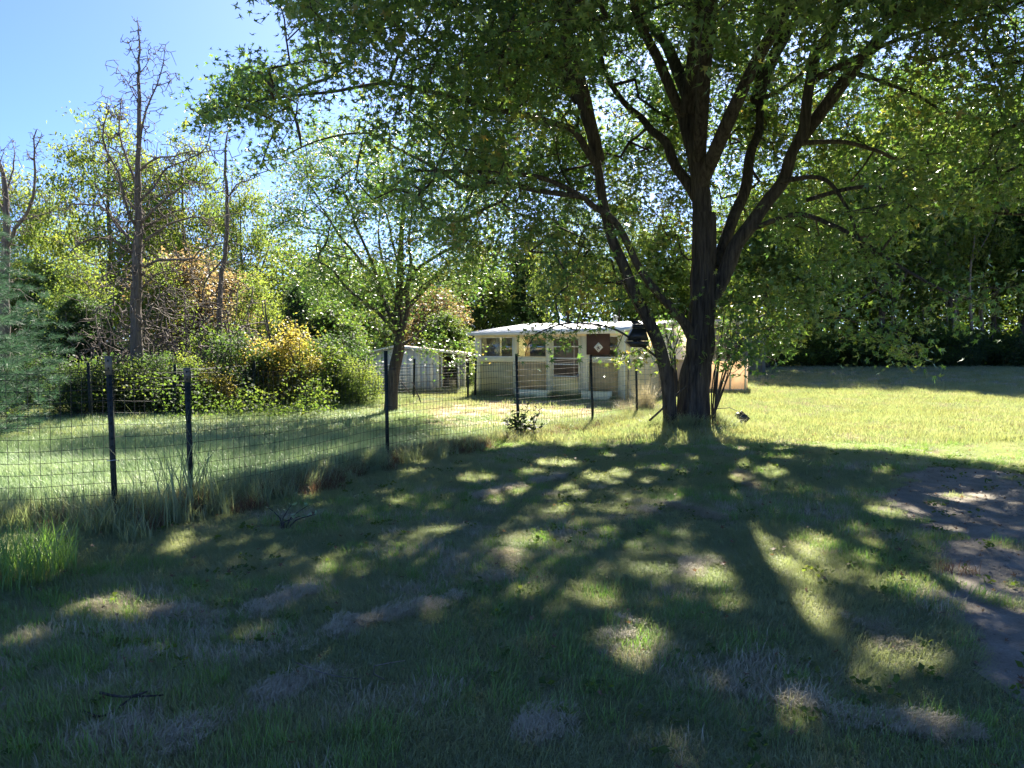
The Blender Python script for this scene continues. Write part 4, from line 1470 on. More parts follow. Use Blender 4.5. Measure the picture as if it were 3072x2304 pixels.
# roofs: ribbed metal sheets
def roof(u0, u1, v0, v1, z0, z1, n, parent, nm='roof', mat='roof_metal', th=.03):
    m = MB()
    m.add([(u0, v0, z0), (u1, v0, z0), (u1, v1, z1), (u0, v1, z1), (u0, v0, z0 - th), (u1, v0, z0 - th), (u1, v1, z1 - th), (u0, v1, z1 - th)],
          [(0, 1, 2, 3), (7, 6, 5, 4), (0, 4, 5, 1), (1, 5, 6, 2), (2, 6, 7, 3), (3, 7, 4, 0)])
    ro = m.build(nm, MAT[mat], parent)
    for k in range(n + 1):
        u = u0 + .02 + (u1 - u0 - .04) * k / n
        rb = MB()
        rb.bar((u, v0 - .002, z0 + .012), (u, v1, z1 + .012), .035, .028)
        rb.build('rib', MAT[mat], ro)
    return ro


roof(-.10, HW + .22, -.28, PD + .35, ZE + .045, ZR, 14, house)
roof(HW * .15, HW + .15, PD + .30, PD + 3.7, ZR - .02, ZR + .02, 10, house)
ch = MB()
cu2, cz2 = fpx(1858, 946, PD)
ch.tube([(cu2, PD - .3, ZR - .2), (cu2, PD - .3, ZR + .12)], [.07, .07], 10)
ch.tube([(cu2, PD - .3, ZR + .14), (cu2, PD - .3, ZR + .21)], [.12, .02], 10)
ch.build('roof_vent', MAT['grey_paint'], house)
MB().box(-.12, HW + .24, -.31, -.283, ZE - .045, ZE + .055).build('fascia', MAT['white_paint'], house)


# step boards and boxes in front of the porch
def loose(name, label, cat, mat, p, size, rz):
    z0 = gz(p[0], p[1])
    t = link(name, MB().box(-size[0] / 2, size[0] / 2, -size[1] / 2, size[1] / 2, 0, size[2]).mesh(name), MAT[mat])
    t.location = (p[0], p[1], z0)
    t.rotation_euler = (0, 0, rz)
    return tag(t, label, cat)


def trough(px, py, Y, L, label):
    p = P(px, py, Y)
    t = thing('planter_trough', label, 'trough', (p[0], p[1], gz(p[0], p[1])), hrot)
    MB().box(-L / 2, L / 2, -.16, -.13, .02, .30).build('front_board', MAT['pale_wood'], t)
    MB().box(-L / 2, L / 2, .13, .16, .02, .30).build('back_board', MAT['pale_wood'], t)
    MB().box(-L / 2 - .03, -L / 2 - .001, -.16, .16, 0, .32).build('end_board', MAT['pale_wood'], t)
    MB().box(L / 2 + .001, L / 2 + .03, -.16, .16, 0, .32).build('end_board', MAT['pale_wood'], t)
    MB().box(-L / 2, L / 2, -.128, .128, .05, .22).build('soil', MAT['dark_interior'], t)


trough(1600, 1185, 24.3, 1.15, 'pale wooden trough on the ground below the porch window')
trough(1790, 1190, 22.9, .8, 'short grey trough at the foot of the brown board')

# pen of peach-coloured panels right of the maple trunk
p0 = P(2015, 1190, 26.4)
p1 = P(2235, 1192, 25.6)
pd = np.array([p1[0] - p0[0], p1[1] - p0[1]])
PL = float(np.linalg.norm(pd))
pen = thing('panel_pen', 'low pen of glowing peach-tan panels on the lawn right of the maple trunk', 'pen', (p0[0], p0[1], gz(p0[0], p0[1])), math.atan2(pd[1], pd[0]))
npan = 5
for k in range(npan):
    a, b_ = PL * k / npan, PL * (k + 1) / npan
    MB().box(a + .03, b_ - .03, 0, .018, .04, 1.08).build('panel', MAT['peach_panel'], pen)
for k in range(npan + 1):
    a = PL * k / npan
    MB().box(a - .028, a + .028, -.03, .04, -.1, 1.13).build('post', MAT['cream_wood'], pen)
MB().box(.03, PL - .03, -.025, -.003, 1.02, 1.08).build('rail', MAT['cream_wood'], pen)
MB().box(.03, PL - .03, -.025, -.003, .05, .10).build('rail', MAT['cream_wood'], pen)
for k in range(3):
    MB().box(PL + .0, PL + .018, .05 + k * .5, .50 + k * .5, .04, 1.08).build('panel', MAT['peach_panel'], pen)

# grey outbuilding seen over the pen
p0 = P(2140, 1100, 33)
ob = thing('outbuilding', 'grey flat-roofed outbuilding half hidden by leaves right of the maple trunk', 'shed', (p0[0], p0[1], gz(p0[0], p0[1])), -.05)
MB().box(0, 2.2, 0, 2.4, -.1, 2.15).build('wall', MAT['grey_wood'], ob)
MB().box(-.15, 2.35, -.25, 2.6, 2.153, 2.36).build('roof', MAT['grey_paint'], ob)
MB().box(.5, 1.2, -.03, -.003, 0, 1.8).build('door', MAT['dark_interior'], ob)
for k in range(7):
    MB().box(k * .34, k * .34 + .012, -.012, -.002, 0, 2.1).build('batten', MAT['grey_wood'], ob)

# ------------------------------------------------------------------ white shed with an open bay
sx0, sx1 = P(1070, 1178, 28)[0], P(1400, 1178, 28)[0]
SY = 28.0
SZ = gz(sx0, SY)
shed = thing('shed', 'low white shed with a shallow gable roof and an open dark bay', 'shed', (sx0, SY, SZ))
sz = lambda px, py: (P(px, py, SY)[0] - sx0, P(px, py, SY)[2] - SZ)
W = sx1 - sx0
wl, wr = sz(1085, 1060)[0], sz(1318, 1060)[0]
gpk = sz(1185, 1037)
gl, gr = sz(1068, 1062), sz(1404, 1060)
# front wall of vertical sheets
nb = 12
for k in range(nb):
    a, b_ = wl + (wr - wl) * k / nb, wl + (wr - wl) * (k + 1) / nb
    za = min(gpk[1], gl[1] + (gpk[1] - gl[1]) * (a - gl[0]) / (gpk[0] - gl[0])) if a < gpk[0] else gpk[1] + (gr[1] - gpk[1]) * (a - gpk[0]) / (gr[0] - gpk[0])
    MB().box(a + .004, b_ - .004, .0 + .006 * (k % 2), .03 + .006 * (k % 2), -.1, za - .06).build('sheet', MAT['shed_white'], shed)
for px_ in (1325, 1376, 1394):
    u = sz(px_, 1100)[0]
    MB().box(u - .035, u + .035, 0, .07, -.1, sz(px_, 1062)[1]).build('post', MAT['white_paint'], shed)
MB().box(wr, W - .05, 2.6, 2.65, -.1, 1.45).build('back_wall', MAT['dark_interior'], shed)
MB().box(wl, wl + .04, .04, 2.6, -.1, 1.4).build('side_wall', MAT['shed_white'], shed)
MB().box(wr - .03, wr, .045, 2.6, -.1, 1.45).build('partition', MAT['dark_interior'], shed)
MB().box(sz(1376, 1100)[0] + .04, sz(1392, 1100)[0], .01, .03, -.1, 1.35).build('end_panel', MAT['grey_paint'], shed)
for (a, b_, m) in ((gl, gpk, 'grey_paint'), (gpk, gr, 'rust_cream')):
    r_ = MB()
    th = .04
    r_.add([(a[0], -.2, a[1]), (b_[0], -.2, b_[1]), (b_[0], 2.8, b_[1] + .02), (a[0], 2.8, a[1] + .02), (a[0], -.2, a[1] - th), (b_[0], -.2, b_[1] - th), (b_[0], 2.8, b_[1] - th), (a[0], 2.8, a[1] - th)],
           [(0, 1, 2, 3), (7, 6, 5, 4), (0, 4, 5, 1), (1, 5, 6, 2), (2, 6, 7, 3), (3, 7, 4, 0)])
    r_.build('roof', MAT[m], shed)
fx = MB()
fx.bar((gl[0], -.22, gl[1] - .03), (gpk[0], -.22, gpk[1] - .03), .03, .07).bar((gpk[0], -.22, gpk[1] - .03), (gr[0], -.22, gr[1] - .03), .03, .07)
stuff(fx.build('fascia', MAT['white_paint'], shed))
# grey drum and junk in the bay
p = P(1350, 1165, 28.8)
dr = MB()
dr.tube([(0, 0, 0), (0, 0, .1), (0, 0, .42), (0, 0, .45)], [.20, .21, .21, .2], 16)
d_ = dr.build('drum', MAT['grey_wood'])
d_.location = (p[0], p[1], gz(p[0], p[1]))
tag(d_, 'dark drum standing in the open bay of the shed', 'drum')

# ------------------------------------------------------------------ wire fences on steel posts
def tpost(parent, b, top, lean=(0, 0), w=.045, cap=.0, k_=1.0):
    """ribbed T-section post with studs; lean = offset of the top"""
    x, y, z0 = b
    m = MB()
    t = np.array([x + lean[0], y + lean[1], top])
    a = np.array([x, y, z0 - .3])
    m.bar(a, t, w, .008)
    m.bar(a + [0, .02, 0], t + [0, .02, 0], .008, .035)
    n = int((top - z0) / .055)
    for i in range(n):
        f = (i + .5) / n
        q = a + (t - a) * f
        m.box(q[0] - .006, q[0] + .006, q[1] - .014, q[1] - .004, q[2] - .009, q[2] + .009)
    o = stuff(m.build('fence_post', MAT['dark_green_metal'], parent))
    del o['kind']
    if cap:
        c = MB()
        f = cap / (top - z0)
        c.bar(t - (t - a) * f * .83, t + (t - a) * .004, w + .012, .016)
        c.build('post_tip', MAT['tan_metal'], o)
    return o


def wire_panel(parent, a, b, z0f, ztop, vs, hs, th, seed, sag=.015, rows=None):
    rg = np.random.default_rng(seed)
    a, b = np.array(a, float), np.array(b, float)
    L = np.linalg.norm(b - a)
    d = (b - a) / L
    nrm = np.array([-d[1], d[0]])
    nv, nh = max(2, int(L / vs)), int((ztop - .05) / hs) + 1
    us = np.linspace(0, L, nv + 1)
    zs = rows if rows is not None else [.05 + i * hs for i in range(nh)] + [ztop]
    off = lambda u, zz: nrm * (.03 * (noise(np.array([u * .9]), np.array([zz * 1.3]), 0, seed)[0] - .5) - .012)
    dz = lambda u, zz: sag * (noise(np.array([u * 1.1 + seed]), np.array([zz * .8]), 0, seed + 3)[0] - .5) * 2 - sag * math.sin(math.pi * u / L)
    m = MB()
    def pt(u, zz):
        q = a + d * u + off(u, zz)
        return (q[0], q[1], z0f(q[0], q[1]) + zz + dz(u, zz))
    for zz in zs:
        uu = us[::2] if us[::2][-1] == us[-1] else np.append(us[::2], us[-1])
        V, F = tube_geo([pt(u, zz) for u in uu], th / 2, 3)
        m.add(V, F)
    for u in us:
        V, F = tube_geo([pt(u, zz) for zz in list(zs)[::3] + [zs[-1]]], th / 2 * .85, 3)
        m.add(V, F)
    return stuff(m.build('wire_mesh', MAT['wire'], parent))


FP = [(350, 1585, 6.75, 1070, 325, .16), (576, 1552, 7.3, 1105, 561, .13), (1164, 1388, 10.7, 1052, 1157, 0), (1556, 1300, 13.9, 1062, 1549, 0), (1780, 1280, 15.7, 1065, 1772, 0), (1912, 1252, 17.9, 1090, 1908, 0)]
fence = thing('wire_fence', 'dark welded-wire fence on steel posts running from the left foreground to the maple', 'fence', (0, 0, 0))
fpts = []
for bx, by, Y, ty, tx, cap in FP:
    x = P(bx, by, Y)[0]
    zb = gz(x, Y)
    tp = P(tx, ty, Y)
    fpts.append((x, Y))
    o = tpost(fence, (x, Y, zb), tp[2], (tp[0] - x, 0), .05, cap)
zf = lambda x, y: gz(x, y)
zr = 1.36
wire_panel(fence, (-6.6, 6.15), fpts[0], zf, zr, .085, .105, .0052, 1)
seq = fpts
for i in range(len(seq) - 1):
    wire_panel(fence, seq[i], seq[i + 1], zf, zr, .08, .105, (.0044, .0050, .0060, .0064, .0068)[i], 10 + i)
x7 = P(1985, 1240, 19.4)[0]
wire_panel(fence, fpts[-1], (x7, 19.6), zf, zr, .10, .12, .007, 30)
# wire clips on the nearest post
cl_ = MB()
q = P(338, 1380, 6.72)
cl_.tube([q + [-.05, 0, .004], q + [-.035, -.02, -.006], q + [.035, -.02, .004], q + [.055, 0, -.006]], .004, 5)
cl_.build('wire_clip', MAT['silver'], fence)

bf = thing('back_fence', 'low wire fence with dark posts along the hedge at the back of the lawn', 'fence', (0, 0, 0))
BFP = [(-60, 16.3), (268, 17.0), (520, 18.0), (760, 20.0), (1092, 22.4), (1240, 24.0), (1403, 24.6), (1424, 25.2)]
bp_ = [(P(a, 1052, Y)[0], Y) for a, Y in BFP]
for (x, Y) in bp_:
    tpost(bf, (x, Y, gz(x, Y)), gz(x, Y) + 1.25 + random.uniform(-.05, .08), (random.uniform(-.05, .05), 0), .07)
for i in range(len(bp_) - 1):
    wire_panel(bf, bp_[i], bp_[i + 1], zf, 1.15, .12, .09, .007, 50 + i)

# ------------------------------------------------------------------ small things
# lantern-shaped feeder on the left stem
q = P(1893, 1005, 14.35)
fd = thing('bird_feeder', 'dark lantern-shaped bird feeder hanging beside the left maple stem', 'bird feeder', tuple(q))
S = lambda px, py: ((px - 1893) / FPX * 14.35, -(py - 1005) / FPX * 14.35)
def frust4(x0, x1, d0, z0, x2, x3, d1, z1):
    V = [(x0, -d0, z0), (x1, -d0, z0), (x1, d0, z0), (x0, d0, z0), (x2, -d1, z1), (x3, -d1, z1), (x3, d1, z1), (x2, d1, z1)]
    return V, [(0, 3, 2, 1), (4, 5, 6, 7), (0, 1, 5, 4), (1, 2, 6, 5), (2, 3, 7, 6), (3, 0, 4, 7)]
for nm, a, b_ in (('roof', ((1898, 1926), .06, 972), ((1892, 1910), .05, 962)), ('body', ((1897, 1932), .11, 985), ((1898, 1926), .08, 973)),
                  ('body', ((1880, 1942), .17, 1022), ((1896, 1933), .12, 986)), ('tray', ((1892, 1934), .15, 1042), ((1876, 1944), .19, 1024))):
    m = MB()
    V, F = frust4(S(a[0][0], 0)[0], S(a[0][1], 0)[0], a[1], S(0, a[2])[1], S(b_[0][0], 0)[0], S(b_[0][1], 0)[0], b_[1], S(0, b_[2])[1])
    m.add(V, F)
    m.build(nm, MAT['black_plastic'], fd)
m = MB()
m.bar((S(1905, 0)[0], 0, S(0, 962)[1]), (S(1925, 0)[0], .1, S(0, 935)[1]), .015)
m.build('bracket', MAT['black_plastic'], fd)

# solar spotlight on a stake
q = P(2222, 1288, 15.4)
sl = thing('garden_spotlight', 'small black garden spotlight on a stake in the grass right of the maple', 'spotlight', (q[0], q[1], gz(q[0], q[1])))
m = MB()
m.tube([(0, 0, -.1), (0, 0, .10)], [.012, .03], 8)
m.tube([(0, 0, .10), (0, 0, .15)], [.035, .03], 8)
m.build('stake', MAT['black_plastic'], sl)
m = MB()
m.tube([(-.10, 0, .26), (-.04, 0, .22), (.04, 0, .17), (.06, 0, .155)], [.05, .06, .05, .02], 10)
m.build('lamp_head', MAT['black_plastic'], sl)
m = MB()
m.bar((-.03, 0, .285), (.14, 0, .13), .012, .13)
m.build('solar_panel', MAT['black_plastic'], sl)

# thin lamp on a pole by the right end of the house
q = P(1884, 1172, 20.5)
lp = thing('pole_lamp', 'small dark lamp on a thin pole in front of the house corner', 'garden lamp', (q[0], q[1], gz(q[0], q[1])))
h = P(1884, 1092, 20.5)[2] - gz(q[0], q[1])
m = MB(); m.tube([(0, 0, -.1), (0, 0, h)], [.018, .016], 7); m.build('pole', MAT['black_plastic'], lp)
m = MB(); m.tube([(0, 0, h), (0, 0, h + .05), (-.03, 0, h + .12), (-.10, 0, h + .15)], [.03, .07, .06, .03], 8); m.build('lamp_head', MAT['blue_grey'], lp)


def stick(name, label, pts, r0, r1, cat='stick', mat='maple_bark', k=6):
    w = resample(np.array(pts, float), .12)
    m = MB()
    m.tube(w, np.linspace(r0, r1, len(w)), k)
    o = m.build(name, MAT[mat], None, True)
    tag(o, label, cat)
    return o


stick('leaning_stick', 'dark stick leaning from the ground against the left maple stem', [P(1948, 1262, 14.6), P(1985, 1228, 14.55), P(2060, 1155, 14.7)], .022, .016)
stick('leaning_stick', 'thin dark pole leaning in the grass in front of the shed', [P(1266, 1216, 22.5), P(1252, 1180, 22.6), P(1236, 1146, 22.7)], .022, .012)
stick('leaning_stick', 'pale broken branch leaning beside the small tree trunk', [P(1228, 1178, 21), P(1215, 1160, 21), P(1200, 1140, 21)], .02, .012, mat='dead_bark')
g = lambda px, py, z=.02: G(px, py, z)
tw1 = thing('fallen_twig', 'forked dark twig lying on the grass at lower left', 'twig', tuple(g(315, 2130)))
b0 = np.array(tw1.location)
for l in ([g(300, 2078, .05), g(370, 2090, .08), g(490, 2085, .05)], [g(245, 2132, .03), g(312, 2148, .04), g(400, 2090, .07), g(430, 2080, .08)], [g(400, 2088, .06), g(440, 2075, .12)]):
    m = MB()
    w = resample(np.array(l), .04)
    m.tube(w - b0, np.linspace(.007, .0035, len(w)), 6)
    m.build('twig', MAT['maple_bark'], tw1, True)
stick('bent_stem', 'bent pale grass stem lying on the shaded lawn left of centre', [g(1152, 2038, .04), g(1122, 2022, .08), g(1122, 1998, .12), g(1160, 1990, .13), g(1214, 1982, .10)], .0035, .002, 'stem', 'pale_bark', 5)
stick('fallen_twig', 'thin twig lying across the dry thatch streak', [g(890, 1988, .04), g(960, 2016, .06), g(1020, 2030, .05), g(1080, 2036, .03)], .003, .002, 'twig', 'pale_bark', 5)


# leafy weed at the fourth post
def weed(px, py, Y, label, stems, leafsize, mat, name='weed'):
    q = P(px, py, Y)
    b = np.array([q[0], q[1], gz(q[0], q[1])])
    t = thing(name, label, 'plant', tuple(b))
    rg = np.random.default_rng(int(px))
    P_, D_, S_ = [], [], []
    for (dx, H, bend) in stems:
        pts = resample(np.array([(0 + dx * .2, 0, 0), (dx * .5, rg.uniform(-.05, .05), H * .5), (dx + bend, rg.uniform(-.08, .08), H)]), .05)
        m = MB()
        m.tube(pts, np.linspace(.008, .003, len(pts)), 5)
        m.build('stem', MAT['tree_bark'], t, True)
        for k in range(3, len(pts)):
            for sgn in (0, 1):
                P_.append(pts[k]); D_.append(k * 2.4 + sgn * 3.14); S_.append(leafsize * rg.uniform(.7, 1.1) * (1.15 - .6 * k / len(pts)))
    P_, D_, S_ = np.array(P_), np.array(D_), np.array(S_)
    V, F = scatter_template(DIA_T * [.9, 1, 1], DIA_F, P_, rotmats(len(P_), rg, rg.uniform(-.3, .7, len(P_)), D_), S_)
    link('foliage', np_mesh('foliage', V, F), MAT[mat], t)['kind'] = 'stuff'


weed(1562, 1310, 13.7, 'dark broad-leaved weed growing at the foot of the middle fence post', [(.08, .62, .06), (-.1, .45, -.08), (.2, .4, .1), (.0, .5, .02), (-.2, .3, -.1), (.15, .25, .1), (-.25, .2, .05), (.3, .22, .1), (-.05, .3, -.2)], .17, 'weed_leaf')
weed(1600, 1290, 13.6, 'tall thin weed beside the middle fence post', [(.02, .62, .04), (.05, .5, .08)], .10, 'weed_leaf')
weed(850, 1590, 6.6, 'small silvery-leaved plant at the edge of the fence grass', [(.02, .22, .06), (-.08, .18, -.06), (.12, .2, .08), (0, .12, .15), (.2, .15, .1)], .08, 'grass_silver')
weed(2080, 1300, 14.2, 'tiny shoot at the foot of the maple trunk', [(.0, .22, .05), (.1, .2, .05)], .07, 'green_leaf')


def blades(name, label, px, py, Y, n, H, spread, arc, width, mats, seed, cat='grass clump'):
    q = P(px, py, Y)
    b = np.array([q[0], q[1], gz(q[0], q[1])])
    rg = np.random.default_rng(seed)
    V, F = blade_geo(n, rg, spread, H, arc, width)
    o = link(name, np_mesh(name, V, F), MAT[mats])
    o.location = b
    tag(o, label, cat)
    o['kind'] = 'stuff'
    return o


def blade_geo(n, rg, spread, H, arc, width, seg=4, bias=None, lie=None):
    """curved grass blades; arc: how far the tip bends over, lie: common lean direction"""
    a = rg.uniform(0, 2 * math.pi, n)
    r = spread * np.sqrt(rg.uniform(0, 1, n))
    base = np.stack([np.cos(a) * r, np.sin(a) * r, 0 * a], -1)
    az = rg.uniform(0, 2 * math.pi, n) if lie is None else rg.normal(lie, .7, n)
    d = np.stack([np.cos(az), np.sin(az), 0 * az], -1)
    h = H * rg.uniform(.45, 1.1, n)
    ar = arc * rg.uniform(.3, 1.3, n)
    s = np.stack([-np.sin(az), np.cos(az), 0 * az], -1)
    tw_ = rg.uniform(-.8, .8, n)
    s = s * np.cos(tw_)[:, None] + d * np.sin(tw_)[:, None]
    rings = []
    for i in range(seg + 1):
        t = i / seg
        th = ar * t
        # arc with turning angle
        x = h * (1 - np.cos(th)) / np.maximum(ar, 1e-3)
        zz = h * np.sin(th) / np.maximum(ar, 1e-3)
        c = base + d * x[:, None] + np.array([0, 0, 1]) * zz[:, None]
        w = width * (1 - t ** 1.6) * .5 + .0002
        if i < seg:
            rings += [c - s * w, c + s * w]
        else:
            rings += [c]
    V = np.stack(rings, 1)
    k = V.shape[1]
    off = np.arange(n)[:, None] * k
    Q = np.concatenate([off + np.array([[2 * i, 2 * i + 1, 2 * i + 3, 2 * i + 2]]) for i in range(seg - 1)], 0)
    T = off + np.array([[2 * seg - 2, 2 * seg - 1, 2 * seg]])
    return V.reshape(-1, 3), [Q, T]


blades('dry_grass_clump', 'large pale dry fountain of grass at the last fence post', 1935, 1215, 19.0, 420, 1.05, .22, 1.3, .008, 'grass_dry', 71)
blades('dry_grass_clump', 'low bleached grass tuft beside the dry fountain', 1880, 1235, 18.0, 260, .55, .25, 1.5, .008, 'grass_dry', 72)
blades('tall_grass_clump', 'tall arching reed grass growing through the fence by the second post', 520, 1580, 7.0, 26, 1.15, .22, 1.25, .016, 'grass_green', 73)
blades('tall_grass_clump', 'tall arching reed grass on the right of the second fence post', 620, 1560, 7.3, 24, 1.0, .16, 1.2, .014, 'grass_green', 74)
blades('tall_grass_clump', 'long seed-headed grass between the two nearest fence posts', 460, 1600, 6.6, 14, .95, .2, .8, .010, 'grass_green', 75)
blades('tall_grass_clump', 'sunlit tussock of long yellow-green grass at the left edge', 20, 1760, 5.2, 900, .46, .42, 1.5, .006, 'grass_fresh', 76)
blades('dry_grass_clump', 'brown dry tuft at the foot of the second fence post', 570, 1570, 7.2, 200, .35, .2, .9, .006, 'grass_brown', 77)
blades('dry_grass_clump', 'dry reddish tuft on the edge of the dirt path', 2870, 1740, 5.3, 90, .12, .14, 1.6, .004, 'grass_brown', 78)
blades('dry_grass_clump', 'matted straw tussock in the lower right sun patch', 2400, 2180, 3.25, 300, .13, .12, 2.4, .004, 'grass_dry', 79)

# ------------------------------------------------------------------ grass
protos = bpy.data.collections.new('grass_prototypes')
def proto(name, mat, **k):
    V, F = blade_geo(**k)
    me = np_mesh(name, V, F)
    me.materials.append(MAT[mat])
    o = bpy.data.objects.new(name, me)
    protos.objects.link(o)
KINDS = []
def rgn(i):
    return np.random.default_rng(500 + i)
# the collection is read in name order
proto('grass_a0', 'grass_green', n=130, rg=rgn(0), spread=.10, H=.046, arc=1.9, width=.0027, seg=3)
proto('grass_a1', 'grass_green', n=110, rg=rgn(1), spread=.11, H=.075, arc=2.8, width=.0026, seg=3, lie=2.6)
proto('grass_b0', 'grass_fresh', n=60, rg=rgn(2), spread=.09, H=.085, arc=1.3, width=.0038, seg=3)
proto('grass_c0', 'grass_dry', n=110, rg=rgn(3), spread=.085, H=.055, arc=3.0, width=.0022, seg=3, lie=2.8)
proto('grass_c1', 'grass_dry', n=46, rg=rgn(4), spread=.10, H=.075, arc=1.9, width=.0032, seg=3)
proto('grass_d0', 'grass_silver', n=80, rg=rgn(5), spread=.22, H=.17, arc=1.9, width=.0075, seg=3, lie=.6)
proto('grass_e0', 'grass_green', n=70, rg=rgn(6), spread=.13, H=.42, arc=1.0, width=.0060, seg=4)
proto('grass_f0', 'grass_brown', n=60, rg=rgn(7), spread=.12, H=.30, arc=1.0, width=.0050, seg=4)
proto('grass_g0', 'grass_lawn', n=80, rg=rgn(8), spread=.26, H=.11, arc=1.2, width=.011, seg=2)
proto('grass_g1', 'grass_green', n=80, rg=rgn(9), spread=.26, H=.11, arc=1.2, width=.011, seg=2)
proto('grass_g2', 'grass_dry', n=70, rg=rgn(10), spread=.26, H=.09, arc=1.5, width=.010, seg=2)
IDX = {n: i for i, n in enumerate(['a0', 'a1', 'b0', 'c0', 'c1', 'd0', 'e0', 'f0', 'g0', 'g1', 'g2'])}


def scatter(name, label, pts, idx, rotz, scale, tilt, cat='grass'):
    me = bpy.data.meshes.new(name)
    me.vertices.add(len(pts))
    me.vertices.foreach_set('co', np.ascontiguousarray(pts, dtype=np.float32).ravel())
    a = me.attributes.new('pick', 'INT', 'POINT')
    a.data.foreach_set('value', idx.astype(np.int32))
    a = me.attributes.new('rot', 'FLOAT_VECTOR', 'POINT')
    a.data.foreach_set('vector', np.stack([tilt[:, 0], tilt[:, 1], rotz], -1).astype(np.float32).ravel())
    a = me.attributes.new('scl', 'FLOAT_VECTOR', 'POINT')
    a.data.foreach_set('vector', scale.astype(np.float32).ravel())
    o = link(name, me)
    stuff(o, label, cat)
    ng = bpy.data.node_groups.new(name + '_nodes', 'GeometryNodeTree')
    ng.interface.new_socket('Geometry', in_out='INPUT', socket_type='NodeSocketGeometry')
    ng.interface.new_socket('Geometry', in_out='OUTPUT', socket_type='NodeSocketGeometry')
    N = ng.nodes
    gi, go = N.new('NodeGroupInput'), N.new('NodeGroupOutput')
    ip = N.new('GeometryNodeInstanceOnPoints')
    ci = N.new('GeometryNodeCollectionInfo')
    ci.inputs['Collection'].default_value = protos
    ci.inputs['Separate Children'].default_value = True
    ci.inputs['Reset Children'].default_value = True
    def at(nm, ty):
        q = N.new('GeometryNodeInputNamedAttribute')
        q.data_type = ty
        q.inputs['Name'].default_value = nm
        return next(x for x in q.outputs if x.enabled and x.name == 'Attribute')
    L = ng.links
    L.new(gi.outputs[0], ip.inputs['Points'])
    L.new(ci.outputs[0], ip.inputs['Instance'])
    ip.inputs['Pick Instance'].default_value = True
    L.new(at('pick', 'INT'), ip.inputs['Instance Index'])
    L.new(at('rot', 'FLOAT_VECTOR'), ip.inputs['Rotation'])
    L.new(at('scl', 'FLOAT_VECTOR'), ip.inputs['Scale'])
    L.new(ip.outputs[0], go.inputs[0])
    md = o.modifiers.new('scatter', 'NODES')
    md.node_group = ng
    return o


def cells(y0, y1, step, margin=1.6, xmax=60):
    rg = np.random.default_rng(int(y0 * 10))
    X, Y = np.meshgrid(np.arange(-.72 * y1 - margin, .72 * y1 + margin, step), np.arange(y0, y1, step))
    X = X.ravel() + rg.uniform(-.5, .5, X.size) * step
    Y = Y.ravel() + rg.uniform(-.5, .5, Y.size) * step
    k = np.abs(X) < .70 * np.maximum(Y, 0) + margin
    return X[k], Y[k], rg


def seg_dist(x, y, a, b):
    a, b = np.array(a), np.array(b)
    d = b - a
    t = np.clip(((x - a[0]) * d[0] + (y - a[1]) * d[1]) / (d @ d), 0, 1)
    return np.hypot(x - a[0] - t * d[0], y - a[1] - t * d[1])


# streaks of dry clippings on the lawn, as polylines of ground points
STREAKS = [([(500, 2260), (560, 2200), (760, 2120), (880, 2050), (1000, 2020), (1090, 1975)], .11), ([(0, 2260), (60, 2200), (130, 2170)], .16), ([(130, 2280), (260, 2240), (380, 2200)], .09),
           ([(380, 1990), (560, 1925), (760, 1850), (920, 1780)], .07), ([(420, 2090), (560, 2060), (620, 2040)], .12), ([(640, 2000), (740, 1960)], .09), ([(900, 1950), (1060, 1880), (1260, 1830), (1400, 1790)], .06),
           ([(1600, 2240), (1660, 2120), (1720, 2060)], .16), ([(1780, 2110), (1850, 1960), (1880, 1880)], .07), ([(2060, 1760), (2080, 1700), (2150, 1690)], .10), ([(2600, 1880), (2700, 1960)], .10),
           ([(1930, 1540), (2020, 1520), (2150, 1560)], .14), ([(1640, 1490), (1800, 1470)], .12), ([(1420, 1500), (1700, 1430)], .10), ([(2080, 2010), (2200, 2080)], .08),
           ([(0, 1820), (200, 1800), (420, 1830), (640, 1860)], .10), ([(2200, 1400), (2270, 1470)], .10), ([(2500, 2180), (2700, 2200), (2900, 2230)], .16), ([(1500, 1660), (1560, 1700), (1440, 1760)], .07)]
SW = [([tuple(G(*p)[:2]) for p in l], .01 + w * .24) for l, w in STREAKS]
FL = [(-6.6, 6.15)] + fpts + [(x7, 19.6)]


def fence_dist(x, y):
    return np.min([seg_dist(x, y, FL[i], FL[i + 1]) for i in range(len(FL) - 1)], 0)


def blocked(x, y):
    m = in_path(x, y) & (noise(x * 3, y * 3, 0, 88) < .82)
    u = (x - HA[0]) * hd[0] + (y - HA[1]) * hd[1]
    v = (x - HA[0]) * hn[0] + (y - HA[1]) * hn[1]
    m |= (u > -.1) & (u < HW + .1) & (v > -.02) & (v < 7)
    m |= np.hypot(x - 3.5, y - 15.0) < .36
    return m


